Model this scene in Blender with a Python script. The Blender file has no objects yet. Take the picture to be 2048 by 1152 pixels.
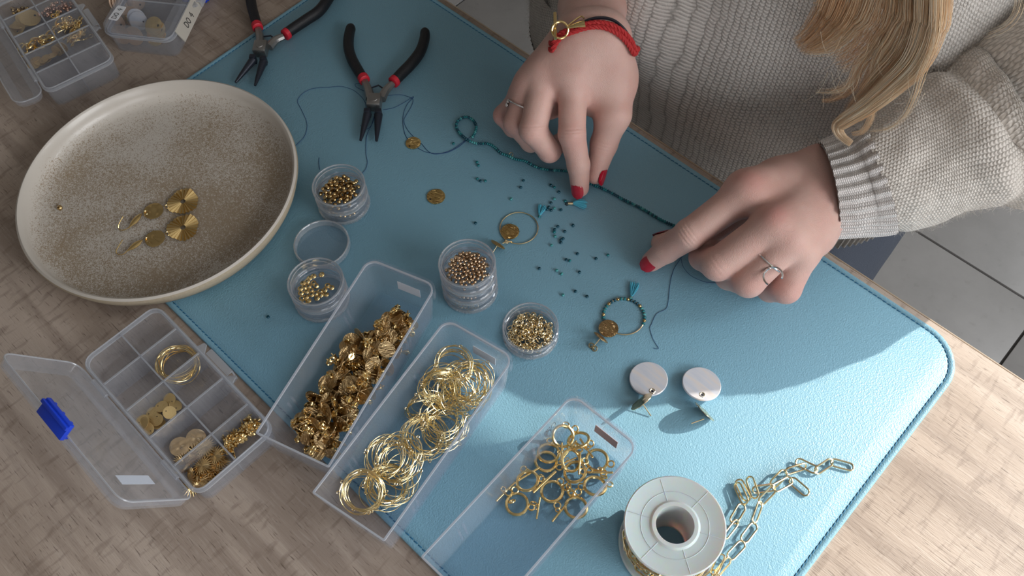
import bpy, bmesh, math, random
import numpy as np
from mathutils import Vector, Matrix, Quaternion, Euler
rnd = random.Random(7)
PI = math.pi
SC = bpy.context.scene
COL = SC.collection

# ------------------------------------------------------------------ camera, world, sun, window and fill light, exposure
TZ = 0.75                      # height of the table top
CAMH = 0.55                    # camera above the table top
FPX = 1800.0
def Rm(pitch, roll, yaw):
    a = PI/2 - pitch
    Rx = np.array([[1,0,0],[0,math.cos(a),-math.sin(a)],[0,math.sin(a),math.cos(a)]])
    Rr = np.array([[math.cos(roll),-math.sin(roll),0],[math.sin(roll),math.cos(roll),0],[0,0,1]])
    Rz = np.array([[math.cos(yaw),-math.sin(yaw),0],[math.sin(yaw),math.cos(yaw),0],[0,0,1]])
    return Rz @ Rx @ Rr
RC = Rm(1.0355, -0.053, 0.7998)
cam_data = bpy.data.cameras.new('camera'); cam = bpy.data.objects.new('camera', cam_data); COL.objects.link(cam)
m4 = Matrix([list(RC[0])+[0], list(RC[1])+[0], list(RC[2])+[TZ+CAMH], [0,0,0,1]])
cam.matrix_world = m4
cam_data.sensor_fit = 'HORIZONTAL'; cam_data.sensor_width = 36.0; cam_data.lens = FPX/2048*36.0
cam_data.clip_start = 0.01; cam_data.clip_end = 100
SC.camera = cam

SUN_AZ = math.radians(59.4); SUN_EL = math.radians(27.0)
sd = Vector((math.cos(SUN_AZ)*math.cos(SUN_EL), math.sin(SUN_AZ)*math.cos(SUN_EL), math.sin(SUN_EL)))
sun_l = bpy.data.lights.new('sun', 'SUN'); sun = bpy.data.objects.new('sun', sun_l); COL.objects.link(sun)
sun_l.energy = 2.9; sun_l.angle = math.radians(0.35); sun_l.color = (1.0, 0.93, 0.82)
sun.rotation_euler = sd.to_track_quat('Z', 'Y').to_euler(); sun.location = (2, 3.2, 3)
def area(name, loc, to, sx, sy, power, color):
    l = bpy.data.lights.new(name, 'AREA'); l.shape = 'RECTANGLE'; l.size = sx; l.size_y = sy; l.energy = power; l.color = color
    o = bpy.data.objects.new(name, l); COL.objects.link(o); o.location = loc
    o.rotation_euler = (Vector(to)-Vector(loc)).to_track_quat('-Z', 'Y').to_euler(); return o
area('area_daylight', (1.45, 2.30, 1.68), (0.6, 0.2, 0.8), 0.78, 1.4, 30, (0.93, 0.97, 1.0))  # sky light in the back wall's window opening
area('side_fill_light', (1.80, -1.0, 1.35), (-0.1, 0.1, 0.75), 1.0, 1.2, 10, (0.98, 0.98, 1.0))  # added fill from the front right, no window behind it
area('area_daylight', (1.80, 0.45, 1.55), (-0.1, 0.25, 0.75), 1.2, 1.2, 23, (0.96, 0.98, 1.0))  # added fill in front of the closed right wall, no opening there
w = bpy.data.worlds.new('world'); SC.world = w; w.use_nodes = True
w.node_tree.nodes['Background'].inputs[0].default_value = (0.55, 0.68, 0.85, 1)
w.node_tree.nodes['Background'].inputs[1].default_value = 1.0
SC.view_settings.view_transform = 'Standard'; SC.view_settings.look = 'None'
SC.view_settings.exposure = 0.62; SC.view_settings.gamma = 1.0; SC.view_settings.use_curve_mapping = False
SC.render.engine = 'CYCLES'
cy = SC.cycles; cy.use_denoising = True; cy.max_bounces = 12; cy.transparent_max_bounces = 40; cy.diffuse_bounces = 4
cy.glossy_bounces = 4; cy.caustics_reflective = False; cy.caustics_refractive = False; cy.sample_clamp_indirect = 4.0

# ------------------------------------------------------------------ placing: a point of the photograph onto a level plane of the room
def ray(px, py):
    d = RC @ np.array([px-1024.0, -(py-576.0), -FPX]); return d/np.linalg.norm(d)
def W(px, py, z=0.0):          # z above the table top; returns room coordinates
    d = ray(px, py); t = (z-CAMH)/d[2]; return Vector((d[0]*t, d[1]*t, TZ+z))
def WY(px, py, y):
    d = ray(px, py); t = y/d[1]; return Vector((d[0]*t, y, TZ+CAMH+d[2]*t))

# ------------------------------------------------------------------ materials
def new_mat(name):
    m = bpy.data.materials.new(name); m.use_nodes = True; nt = m.node_tree; nt.nodes.clear(); return m, nt
class NT:
    def __init__(s, nt): s.nt = nt
    def n(s, typ, ins=None, **kw):
        nd = s.nt.nodes.new(typ)
        for k, v in kw.items(): setattr(nd, k, v)
        for k, v in (ins or {}).items():
            sock = nd.inputs[k]
            if isinstance(v, tuple) and len(v) == 2 and hasattr(v[0], 'outputs'): s.nt.links.new(v[0].outputs[v[1]], sock)
            elif hasattr(v, 'outputs'): s.nt.links.new(v.outputs[0], sock)
            else: sock.default_value = v
        return nd
    def math(s, op, a, b=0.0, c=None):
        i = {0: a, 1: b}
        if c is not None: i[2] = c
        return s.n('ShaderNodeMath', i, operation=op)
    def mix(s, fac, a, b):
        nd = s.nt.nodes.new('ShaderNodeMix'); nd.data_type = 'RGBA'
        for k, v in ((0, fac), (6, a), (7, b)):
            if hasattr(v, 'outputs'): s.nt.links.new(v.outputs[0], nd.inputs[k]) if v.bl_idname != 'ShaderNodeMix' else s.nt.links.new(v.outputs[2], nd.inputs[k])
            elif isinstance(v, tuple) and hasattr(v[0], 'outputs'): s.nt.links.new(v[0].outputs[v[1]], nd.inputs[k])
            else: nd.inputs[k].default_value = v
        return nd
    def ramp(s, fac, stops):
        nd = s.n('ShaderNodeValToRGB', {0: fac}); cr = nd.color_ramp
        while len(cr.elements) < len(stops): cr.elements.new(0.5)
        for e, (p, c) in zip(cr.elements, stops): e.position = p; e.color = (c, c, c, 1) if not isinstance(c, tuple) else (*c, 1)
        return nd
    def out(s, sh): s.n('ShaderNodeOutputMaterial', {0: sh})
def C(r, g, b): # sRGB 0-255 to linear
    f = lambda v: ((v/255+0.055)/1.055)**2.4 if v > 10 else v/255/12.92
    return (f(r), f(g), f(b), 1)
def simple(name, col, rough=0.5, metal=0.0, bump=0.0, bscale=300, coat=0.0, spec=0.5, var=0.0, sss=0.0):
    m, nt = new_mat(name); N = NT(nt)
    tc = N.n('ShaderNodeTexCoord')
    p = {'Base Color': col, 'Roughness': rough, 'Metallic': metal, 'Coat Weight': coat, 'Specular IOR Level': spec}
    if bump or var:
        nz = N.n('ShaderNodeTexNoise', {'Vector': (tc, 3), 'Scale': bscale, 'Detail': 3.0})
        if bump: p['Normal'] = N.n('ShaderNodeBump', {'Height': (nz, 0), 'Strength': bump, 'Distance': 0.001})
        if var:
            mx = N.mix((nz, 0), tuple(c*(1-var) for c in col[:3])+(1,), tuple(min(1, c*(1+var)) for c in col[:3])+(1,)); p['Base Color'] = (mx, 2)
    b = N.n('ShaderNodeBsdfPrincipled', p)
    if sss: b.inputs['Subsurface Weight'].default_value = sss; b.inputs['Subsurface Scale'].default_value = 0.004
    N.out(b); return m
def clear(name, base=0.10, edge=0.55, rough=0.12, tint=(0.97, 0.98, 1.0, 1), white=(0.78, 0.80, 0.84, 1), glossy=0.35, blur=0.0):
    # thin see-through plastic: mostly straight transmission, some white scatter, a gloss that grows at grazing angles
    m, nt = new_mat(name); N = NT(nt)
    lw = N.n('ShaderNodeLayerWeight', {0: 0.35})
    tr = N.n('ShaderNodeBsdfTransparent', {0: tint})
    df = N.n('ShaderNodeBsdfDiffuse', {0: white}); tl = N.n('ShaderNodeBsdfTranslucent', {0: white})
    sc = N.n('ShaderNodeMixShader', {0: 0.5, 1: df, 2: tl})
    gl = N.n('ShaderNodeBsdfGlossy', {0: (1, 1, 1, 1), 1: rough})
    body = N.n('ShaderNodeMixShader', {0: glossy, 1: sc, 2: gl})
    fac = N.math('MULTIPLY_ADD', (lw, 1), edge, base)
    N.out(N.n('ShaderNodeMixShader', {0: fac, 1: tr, 2: body})); return m

M = {}
M['gold'] = simple('gold', (0.83, 0.60, 0.27, 1), 0.2, 1.0)
M['gold_pale'] = simple('pale_gold', (0.90, 0.74, 0.46, 1), 0.2, 1.0)
M['gold_bronze'] = simple('antique_gold', (0.62, 0.43, 0.20, 1), 0.22, 1.0)
M['gold_bright'] = simple('yellow_gold', (0.93, 0.69, 0.32, 1), 0.2, 1.0)
M['gold_wire'] = simple('gold_wire', (0.92, 0.75, 0.40, 1), 0.2, 1.0)
M['gold_satin'] = simple('satin_gold', (0.74, 0.53, 0.24, 1), 0.42, 1.0, bump=0.5, bscale=2500)
def wavy_gold(name, col):
    m, nt = new_mat(name); N = NT(nt); tc = N.n('ShaderNodeTexCoord')
    mp = N.n('ShaderNodeMapping', {0: (tc, 3), 3: (170, 620, 170)})
    nz = N.n('ShaderNodeTexNoise', {'Vector': mp, 'Scale': 1.0, 'Detail': 2.0, 'Distortion': 1.2})
    bp = N.n('ShaderNodeBump', {'Height': (nz, 0), 'Strength': 1.0, 'Distance': 0.0024})
    N.out(N.n('ShaderNodeBsdfPrincipled', {'Base Color': col, 'Metallic': 1.0, 'Roughness': 0.3, 'Normal': bp})); return m
M['gold_wavy'] = wavy_gold('rippled_gold', (0.72, 0.50, 0.20, 1))
M['gold_wavy_bronze'] = wavy_gold('rippled_antique_gold', (0.60, 0.42, 0.21, 1))
M['rose'] = simple('rose_gold', (0.85, 0.55, 0.42, 1), 0.3, 1.0)
M['silver'] = simple('silver', (0.82, 0.80, 0.80, 1), 0.15, 1.0)
M['steel'] = simple('brushed_steel', (0.36, 0.35, 0.34, 1), 0.42, 1.0, bump=0.2, bscale=900)
M['steel_dark'] = simple('blackened_steel', C(46, 50, 60), 0.35, 0.5)
M['black_rubber'] = simple('black_rubber_grip', C(17, 17, 22), 0.5, bump=0.25, bscale=1500)
M['red_rubber'] = simple('red_rubber_collar', C(190, 30, 48), 0.45)
M['nail_red'] = simple('red_nail_polish', C(176, 20, 44), 0.14, coat=0.6)
M['teal_dark'] = simple('dark_teal_bead', C(20, 78, 96), 0.2, var=0.2)
M['teal'] = simple('teal_bead', C(34, 122, 130), 0.2, var=0.2)
M['teal_light'] = simple('turquoise_bead', C(78, 160, 162), 0.3, var=0.2)
M['tassel'] = simple('turquoise_cotton', C(84, 182, 208), 0.8)
M['thread'] = simple('navy_thread', C(28, 68, 118), 0.6)
M['black_cord'] = simple('black_cord', C(24, 20, 32), 0.5)
M['red_cord'] = simple('red_braided_cord', C(188, 44, 46), 0.65, bump=0.6, bscale=1400, var=0.15)
M['sticker'] = simple('white_sticker', C(225, 226, 230), 0.6)
M['ink'] = simple('black_ink', C(22, 22, 26), 0.6)
M['blue_plastic'] = simple('blue_plastic', C(22, 62, 196), 0.35, coat=0.2)
M['bin'] = clear('frosted_bin_plastic', 0.03, 0.27, 0.14)
M['bin_rim'] = clear('frosted_bin_rim', 0.62, 0.35, 0.2, white=(0.86, 0.89, 0.95, 1), glossy=0.25)
M['box'] = clear('organiser_plastic', 0.085, 0.32, 0.2)
M['box_rim'] = clear('organiser_rim_plastic', 0.42, 0.35, 0.25, white=(0.82, 0.84, 0.88, 1), glossy=0.25)
M['jar'] = clear('jar_plastic', 0.03, 0.55, 0.05, glossy=0.6)
M['jar_rim'] = clear('jar_rim_plastic', 0.34, 0.45, 0.06, glossy=0.5, white=(0.88, 0.92, 0.95, 1))
M['denim'] = simple('dark_denim', C(50, 56, 68), 0.85, bump=0.5, bscale=1200, var=0.3)
M['wall'] = simple('greige_wall_paint', C(178, 172, 164), 0.8)
M['ceiling'] = simple('white_ceiling_paint', C(190, 187, 182), 0.8)
M['trim'] = simple('white_window_frame', C(225, 225, 225), 0.5)
M['grout'] = simple('tile_grout', C(88, 86, 84), 0.9)

def mat_spool():
    m, nt = new_mat('milky_spool_plastic'); N = NT(nt)
    b = N.n('ShaderNodeBsdfPrincipled', {'Base Color': C(248, 245, 245), 'Roughness': 0.34, 'Subsurface Weight': 0.5, 'Subsurface Scale': 0.01})
    tr = N.n('ShaderNodeBsdfTranslucent', {0: C(240, 226, 215)})
    N.out(N.n('ShaderNodeMixShader', {0: 0.2, 1: b, 2: tr})); return m
M['spool'] = mat_spool()
def mat_pearl():
    m, nt = new_mat('mother_of_pearl'); N = NT(nt); tc = N.n('ShaderNodeTexCoord')
    mp = N.n('ShaderNodeMapping', {0: (tc, 3), 3: (25, 190, 25)})
    nz = N.n('ShaderNodeTexNoise', {'Vector': mp, 'Scale': 1.0, 'Detail': 3.0})
    rp = N.ramp((nz, 0), [(0.3, C(200, 207, 220)[:3]), (0.5, C(216, 217, 224)[:3]), (0.62, C(226, 218, 214)[:3]), (0.75, C(206, 211, 222)[:3])])
    N.out(N.n('ShaderNodeBsdfPrincipled', {'Base Color': rp, 'Roughness': 0.22, 'Coat Weight': 0.5, 'Sheen Weight': 0.1})); return m
M['pearl'] = mat_pearl()

def mat_wood():
    m, nt = new_mat('greige_oak_laminate'); N = NT(nt); tc = N.n('ShaderNodeTexCoord')
    def nz(sx, sy, det=4.0, dist=0.0, off=0.0):
        mp = N.n('ShaderNodeMapping', {0: (tc, 3), 1: (off, off*1.7, 0), 3: (sx, sy, 1)})
        return N.n('ShaderNodeTexNoise', {'Vector': mp, 'Scale': 1.0, 'Detail': det, 'Distortion': dist})
    a = nz(3.2, 13, 5, 0.6); b = nz(60, 620, 4, 0.2, 3.1); c = nz(9, 70, 4, 0.4, 7.7); d = nz(230, 55, 2, 0.3, 5.0); e = nz(110, 1300, 2, 0.0, 1.3)
    base = N.ramp((a, 0), [(0.30, C(154, 137, 123)[:3]), (0.5, C(172, 155, 141)[:3]), (0.70, C(188, 172, 159)[:3])])
    c1 = N.mix(N.ramp((c, 0), [(0.36, 0.5), (0.52, 0.0)]), (base, 0), C(128, 111, 99))
    c2 = N.mix(N.ramp((b, 0), [(0.54, 0.0), (0.74, 0.35)]), (c1, 2), C(194, 181, 170))
    c3 = N.mix(N.ramp((e, 0), [(0.28, 0.75), (0.37, 0.0)]), (c2, 2), C(96, 80, 70))
    c4 = N.mix(N.ramp((d, 0), [(0.30, 0.4), (0.45, 0.0)]), (c3, 2), C(112, 94, 82))
    hh = N.math('ADD', (b, 0), (e, 0))
    bp = N.n('ShaderNodeBump', {'Height': hh, 'Strength': 0.35, 'Distance': 0.0006})
    N.out(N.n('ShaderNodeBsdfPrincipled', {'Base Color': (c4, 2), 'Roughness': 0.5, 'Normal': bp, 'Specular IOR Level': 0.4})); return m
M['wood'] = mat_wood()
def mat_edgeband():
    m, nt = new_mat('oak_edge_banding'); N = NT(nt); tc = N.n('ShaderNodeTexCoord')
    mp = N.n('ShaderNodeMapping', {0: (tc, 3), 3: (12, 12, 500)})
    nz = N.n('ShaderNodeTexNoise', {'Vector': mp, 'Scale': 1.0, 'Detail': 3.0})
    rp = N.ramp((nz, 0), [(0.3, C(150, 130, 108)[:3]), (0.7, C(188, 170, 150)[:3])])
    N.out(N.n('ShaderNodeBsdfPrincipled', {'Base Color': rp, 'Roughness': 0.5})); return m
M['edgeband'] = mat_edgeband()
def mat_mat():
    m, nt = new_mat('light_blue_leatherette'); N = NT(nt); tc = N.n('ShaderNodeTexCoord')
    v = N.n('ShaderNodeTexVoronoi', {'Vector': (tc, 3), 'Scale': 1200.0}, feature='SMOOTH_F1')
    nz = N.n('ShaderNodeTexNoise', {'Vector': (tc, 3), 'Scale': 520.0, 'Detail': 3.0, 'Distortion': 0.5})
    n2 = N.n('ShaderNodeTexNoise', {'Vector': (tc, 3), 'Scale': 5.0, 'Detail': 2.0})
    hh = N.math('ADD', (v, 0), (nz, 0))
    bp = N.n('ShaderNodeBump', {'Height': hh, 'Strength': 0.38, 'Distance': 0.0005})
    col = N.mix((n2, 0), C(125, 171, 192), C(132, 178, 198))
    N.out(N.n('ShaderNodeBsdfPrincipled', {'Base Color': (col, 2), 'Roughness': 0.42, 'Normal': bp, 'Specular IOR Level': 0.5})); return m
M['mat'] = mat_mat()
M['mat_edge'] = simple('blue_mat_underside', C(96, 150, 178), 0.6)
M['stitch'] = simple('blue_stitch_thread', C(38, 112, 152), 0.6)
def mat_floor():
    m, nt = new_mat('grey_stone_tile'); N = NT(nt); tc = N.n('ShaderNodeTexCoord'); oi = N.n('ShaderNodeObjectInfo')
    a = N.n('ShaderNodeTexNoise', {'Vector': (tc, 3), 'Scale': 4.0, 'Detail': 6.0, 'Roughness': 0.65})
    b = N.n('ShaderNodeTexNoise', {'Vector': (tc, 3), 'Scale': 60.0, 'Detail': 3.0})
    rp = N.ramp((a, 0), [(0.3, C(122, 120, 118)[:3]), (0.7, C(144, 141, 139)[:3])])
    mx = N.mix(N.ramp((b, 0), [(0.62, 0.0), (0.75, 0.3)]), (rp, 0), C(112, 110, 108))
    N.out(N.n('ShaderNodeBsdfPrincipled', {'Base Color': (mx, 2), 'Roughness': 0.4})); return m
M['tile'] = mat_floor()
def mat_glaze():
    m, nt = new_mat('speckled_cream_glaze'); N = NT(nt); tc = N.n('ShaderNodeTexCoord')
    sp = N.n('ShaderNodeSeparateXYZ', {0: (tc, 3)})
    r2 = N.math('SQRT', N.math('ADD', N.math('MULTIPLY', (sp, 0), (sp, 0)), N.math('MULTIPLY', (sp, 1), (sp, 1))))
    big = N.n('ShaderNodeTexNoise', {'Vector': (tc, 3), 'Scale': 17.0, 'Detail': 3.0, 'Distortion': 0.4})
    worm = N.n('ShaderNodeTexNoise', {'Vector': (tc, 3), 'Scale': 780.0, 'Detail': 1.5, 'Distortion': 1.6})
    edge = N.ramp(N.math('DIVIDE', r2, 0.104), [(0.78, 0.0), (0.93, 0.10), (0.985, 0.5)])
    cov = N.math('ADD', N.math('MULTIPLY', (big, 0), 0.55), edge)
    # more glaze on the side towards (-x)
    cov2 = N.math('ADD', cov, N.math('MULTIPLY', (sp, 0), -0.9))
    thr = N.math('SUBTRACT', N.math('ADD', cov2, (worm, 0)), 0.73)
    msk = N.ramp(thr, [(0.0, 0.0), (0.14, 1.0)])
    clay = N.mix((big, 0), C(160, 143, 121), C(140, 122, 102))
    col = N.mix(N.math('MULTIPLY', msk, 0.85), (clay, 2), C(204, 198, 190))
    bp = N.n('ShaderNodeBump', {'Height': msk, 'Strength': 0.25, 'Distance': 0.0003})
    N.out(N.n('ShaderNodeBsdfPrincipled', {'Base Color': (col, 2), 'Roughness': 0.33, 'Normal': bp, 'Coat Weight': 0.15})); return m
M['glaze'] = mat_glaze()
M['clay'] = simple('bare_beige_stoneware', C(172, 158, 136), 0.7, bump=0.4, bscale=500, var=0.1)
def mat_skin():
    m, nt = new_mat('skin'); N = NT(nt); tc = N.n('ShaderNodeTexCoord')
    at = N.n('ShaderNodeAttribute', attribute_name='flush')
    a = N.n('ShaderNodeTexNoise', {'Vector': (tc, 3), 'Scale': 45.0, 'Detail': 3.0})
    b = N.n('ShaderNodeTexVoronoi', {'Vector': (tc, 3), 'Scale': 1500.0})
    c = N.n('ShaderNodeTexNoise', {'Vector': (tc, 3), 'Scale': 380.0, 'Detail': 4.0})
    base = N.mix(N.ramp((a, 0), [(0.35, 0.0), (0.65, 1.0)]), C(206, 164, 153), C(214, 177, 166))
    col = N.mix(N.math('MULTIPLY', (at, 2), 0.6), (base, 2), C(200, 118, 112))
    bp = N.n('ShaderNodeBump', {'Height': N.math('ADD', (b, 0), (c, 0)), 'Strength': 0.28, 'Distance': 0.0006})
    bs = N.n('ShaderNodeBsdfPrincipled', {'Base Color': (col, 2), 'Roughness': 0.48, 'Normal': bp, 'Subsurface Weight': 0.25, 'Subsurface Scale': 0.004})
    bs.inputs['Subsurface Radius'].default_value = (1.0, 0.35, 0.2)
    N.out(bs); return m
M['skin'] = mat_skin()
def mat_knit(name, nu, nv, c0, c1, depth=0.0012):
    m, nt = new_mat(name); N = NT(nt); uv = N.n('ShaderNodeUVMap'); tc = N.n('ShaderNodeTexCoord')
    wob = N.n('ShaderNodeTexNoise', {'Vector': (tc, 3), 'Scale': 70.0, 'Detail': 2.0})
    sp = N.n('ShaderNodeSeparateXYZ', {0: (uv, 0)})
    u = N.math('ADD', N.math('MULTIPLY', (sp, 0), nu), N.math('MULTIPLY', (wob, 0), 0.8))
    v = N.math('ADD', N.math('MULTIPLY', (sp, 1), nv), N.math('MULTIPLY', (wob, 0), 0.8))
    au = N.math('ABSOLUTE', N.math('SINE', N.math('MULTIPLY', u, PI)))
    # V-shaped stitches: the row phase slides with the distance from the wale's middle
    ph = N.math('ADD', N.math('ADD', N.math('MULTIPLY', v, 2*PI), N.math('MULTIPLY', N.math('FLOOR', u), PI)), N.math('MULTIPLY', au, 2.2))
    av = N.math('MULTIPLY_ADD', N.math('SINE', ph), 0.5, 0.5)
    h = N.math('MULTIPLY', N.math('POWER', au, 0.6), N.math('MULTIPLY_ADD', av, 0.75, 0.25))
    fz = N.n('ShaderNodeTexNoise', {'Vector': (tc, 3), 'Scale': 900.0, 'Detail': 4.0, 'Roughness': 0.7})
    fz2 = N.n('ShaderNodeTexNoise', {'Vector': (tc, 3), 'Scale': 180.0, 'Detail': 3.0})
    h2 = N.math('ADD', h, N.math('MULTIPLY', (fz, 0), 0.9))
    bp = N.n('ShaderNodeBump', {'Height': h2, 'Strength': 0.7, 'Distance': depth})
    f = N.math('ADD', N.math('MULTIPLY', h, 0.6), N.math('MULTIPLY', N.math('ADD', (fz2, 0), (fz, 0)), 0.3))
    rp = N.ramp(f, [(0.22, c0[:3]), (0.62, c1[:3])])  # wool colour darkens in the stitch holes: their shade painted in
    bs = N.n('ShaderNodeBsdfPrincipled', {'Base Color': (rp, 0), 'Roughness': 0.95, 'Normal': bp, 'Sheen Weight': 0.35, 'Sheen Roughness': 0.5, 'Specular IOR Level': 0.1})
    N.out(bs); return m
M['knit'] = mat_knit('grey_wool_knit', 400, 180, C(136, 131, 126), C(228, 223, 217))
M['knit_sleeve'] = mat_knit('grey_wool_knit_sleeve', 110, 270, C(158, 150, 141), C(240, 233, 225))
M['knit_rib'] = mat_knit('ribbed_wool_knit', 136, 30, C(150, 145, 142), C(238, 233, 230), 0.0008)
def mat_hair():
    m, nt = new_mat('blonde_hair'); N = NT(nt); at = N.n('ShaderNodeAttribute', attribute_name='tone')
    rp = N.ramp((at, 2), [(0.0, C(186, 134, 92)[:3]), (0.3, C(226, 180, 134)[:3]), (0.65, C(248, 216, 176)[:3]), (1.0, C(255, 243, 220)[:3])])
    N.out(N.n('ShaderNodeBsdfPrincipled', {'Base Color': (rp, 0), 'Roughness': 0.38, 'Specular IOR Level': 0.6})); return m
M['hair'] = mat_hair()

# ------------------------------------------------------------------ mesh builder
class MB:
    def __init__(s): s.v = []; s.f = []; s.uv = None
    def add(s, vs, fs):
        b = len(s.v); s.v.extend([tuple(x) for x in vs]); s.f.extend([tuple(i+b for i in f) for f in fs]); return s
    def box(s, c, d, rot=None, bev=0.0):
        c = Vector(c); x, y, z = (Vector(d)/2)
        if bev <= 0:
            P = [Vector((i*x, j*y, k*z)) for k in (-1, 1) for j in (-1, 1) for i in (-1, 1)]
            F = [(0,2,3,1), (4,5,7,6), (0,1,5,4), (2,6,7,3), (0,4,6,2), (1,3,7,5)]
            if rot: P = [rot @ p for p in P]
            return s.add([c+p for p in P], F)
        bm = bmesh.new(); bmesh.ops.create_cube(bm, size=1.0)
        for v in bm.verts: v.co = Vector((v.co.x*d[0], v.co.y*d[1], v.co.z*d[2]))
        bmesh.ops.bevel(bm, geom=list(bm.edges), offset=bev, segments=2, affect='EDGES', profile=0.5)
        bm.verts.index_update()
        P = [(rot @ v.co if rot else v.co.copy())+c for v in bm.verts]; F = [tuple(v.index for v in f.verts) for f in bm.faces]; bm.free()
        return s.add(P, F)
    def tube(s, pts, r, n=6, closed=False, flat=1.0, caps=True, upv=None):
        pts = [Vector(p) for p in pts]; k = len(pts); rr = r if hasattr(r, '__len__') else [r]*k
        T = []
        for i in range(k):
            a = pts[(i-1) % k] if closed or i > 0 else pts[i]; b = pts[(i+1) % k] if closed or i < k-1 else pts[i]
            t = (b-a); T.append(t.normalized() if t.length > 1e-12 else Vector((0, 0, 1)))
        u = Vector(upv) if upv is not None else (Vector((0, 0, 1)) if abs(T[0].z) < 0.9 else Vector((1, 0, 0)))
        V = []
        for i in range(k):
            if upv is not None: u = Vector(upv)
            u = (u - T[i]*u.dot(T[i])).normalized(); w_ = T[i].cross(u)
            for j in range(n):
                a = 2*PI*j/n; V.append(pts[i] + (u*math.cos(a)*flat + w_*math.sin(a))*rr[i])
        F = []
        for i in range(k if closed else k-1):
            i2 = (i+1) % k
            for j in range(n): F.append((i*n+j, i*n+(j+1) % n, i2*n+(j+1) % n, i2*n+j))
        if caps and not closed: F.append(tuple(range(n-1, -1, -1))); F.append(tuple((k-1)*n+j for j in range(n)))
        return s.add(V, F)
    def lathe(s, prof, n=48, c=(0, 0, 0), mod=None, closed=False, rot=None, cap=False):
        V = []; F = []; k = len(prof)
        for i, (r, z) in enumerate(prof):
            for j in range(n):
                a = 2*PI*j/n; q = r*(mod(a, i) if mod else 1.0); p = Vector((q*math.cos(a), q*math.sin(a), z))
                if rot: p = rot @ p
                V.append(p+Vector(c))
        for i in range(k if closed else k-1):
            i2 = (i+1) % k
            for j in range(n): F.append((i*n+j, i*n+(j+1) % n, i2*n+(j+1) % n, i2*n+j))
        if cap:
            if prof[0][0] > 1e-9: F.append(tuple(range(n-1, -1, -1)))
            if prof[-1][0] > 1e-9: F.append(tuple((k-1)*n+j for j in range(n)))
        return s.add(V, F)
    def disc(s, r, t, n=28, c=(0, 0, 0), rot=None, hole=None):
        b = t*0.3
        return s.lathe([(r-b, -t/2), (r, -t/2+b), (r, t/2-b), (r-b, t/2)], n, c, rot=rot, cap=True)
    def prism(s, outline, z0, z1, c=(0, 0, 0), rot=None):
        n = len(outline); V = [Vector((x, y, z0)) for x, y in outline]+[Vector((x, y, z1)) for x, y in outline]
        if rot: V = [rot @ v for v in V]
        F = [tuple(range(n-1, -1, -1)), tuple(range(n, 2*n))]+[(i, (i+1) % n, n+(i+1) % n, n+i) for i in range(n)]
        return s.add([v+Vector(c) for v in V], F)
    def torus(s, R, r, n=32, m=6, c=(0, 0, 0), rot=None, sx=1.0, a0=0.0, a1=2*PI):
        closed = abs(a1-a0-2*PI) < 1e-6; k = n if closed else n+1
        P = [Vector((R*sx*math.cos(a0+(a1-a0)*i/n), R*math.sin(a0+(a1-a0)*i/n), 0)) for i in range(k)]
        if rot: P = [rot @ p for p in P]
        up = (rot @ Vector((0, 0, 1))) if rot else Vector((0, 0, 1))
        return s.tube([p+Vector(c) for p in P], r, m, closed=closed, upv=up)
    def mesh(s, name, smooth=True):
        me = bpy.data.meshes.new(name); me.from_pydata(s.v, [], s.f)
        if smooth: me.polygons.foreach_set('use_smooth', [True]*len(me.polygons))
        me.update(); return me
def finish(me, ang=40):
    try: me.set_sharp_from_angle(angle=math.radians(ang))
    except Exception: pass
    return me
def thing(name, label, cat, loc=(0, 0, 0), rotz=0.0, group=None):
    o = bpy.data.objects.new(name, None); COL.objects.link(o); o.location = loc; o.rotation_euler = (0, 0, rotz)
    o.empty_display_size = 0.01; o['label'] = label; o['category'] = cat
    if group: o['group'] = group
    return o
def obj(name, mb, m, parent=None, world=False, ang=40, label=None, smooth=True, kind=None):
    me = mb if isinstance(mb, bpy.types.Mesh) else finish(mb.mesh(name, smooth), ang)
    if m and not me.materials: me.materials.append(M[m] if isinstance(m, str) else m)
    o = bpy.data.objects.new(name, me); COL.objects.link(o)
    if parent:
        o.parent = parent
        if world: # the mesh is given in room coordinates, its thing stands unrotated
            base = Vector(parent.location); q = parent.parent
            while q: base += Vector(q.location); q = q.parent
            o.location = -base
    if label: o['label'] = label
    if kind: o['kind'] = kind
    return o
def tag(o, label, cat, group=None):
    o['label'] = label; o['category'] = cat
    if group: o['group'] = group
    return o
def local_part(name, mb, m, parent, **k): # room-coordinate mesh moved into the frame of its parent (unrotated) so the part's origin is sane
    b = Vector(parent.location); q = parent.parent
    while q: b += Vector(q.location); q = q.parent
    mb.v = [(x-b.x, y-b.y, z-b.z) for x, y, z in mb.v]; return obj(name, mb, m, parent, **k)
def single(name, mb, m, label, cat, origin, group=None, **k):
    b = Vector(origin); mb.v = [(x-b.x, y-b.y, z-b.z) for x, y, z in mb.v]
    o = obj(name, mb, m, None, **k); o.location = b; return tag(o, label, cat, group)
def inst(src, loc, rot=None, label=None, group=None, scale=None, new=True): # copy a thing with its parts and sub-parts
    r = src.copy() if new else src
    if new: COL.objects.link(r)
    r.location = loc
    if rot is not None: r.rotation_euler = rot
    if scale: r.scale = (scale,)*3
    if label: r['label'] = label
    if group: r['group'] = group
    if new:
        for ch in list(src.children):
            c = ch.copy(); COL.objects.link(c); c.parent = r
            for g in ch.children:
                d = g.copy(); COL.objects.link(d); d.parent = c
    return r
class Proto: # first use places the prototype itself, later uses copy it
    def __init__(s, o): s.o = o; s.used = False
    def put(s, loc, rot=None, label=None, group=None, scale=None):
        r = inst(s.o, loc, rot, label, group, scale, new=s.used); s.used = True; return r
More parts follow.
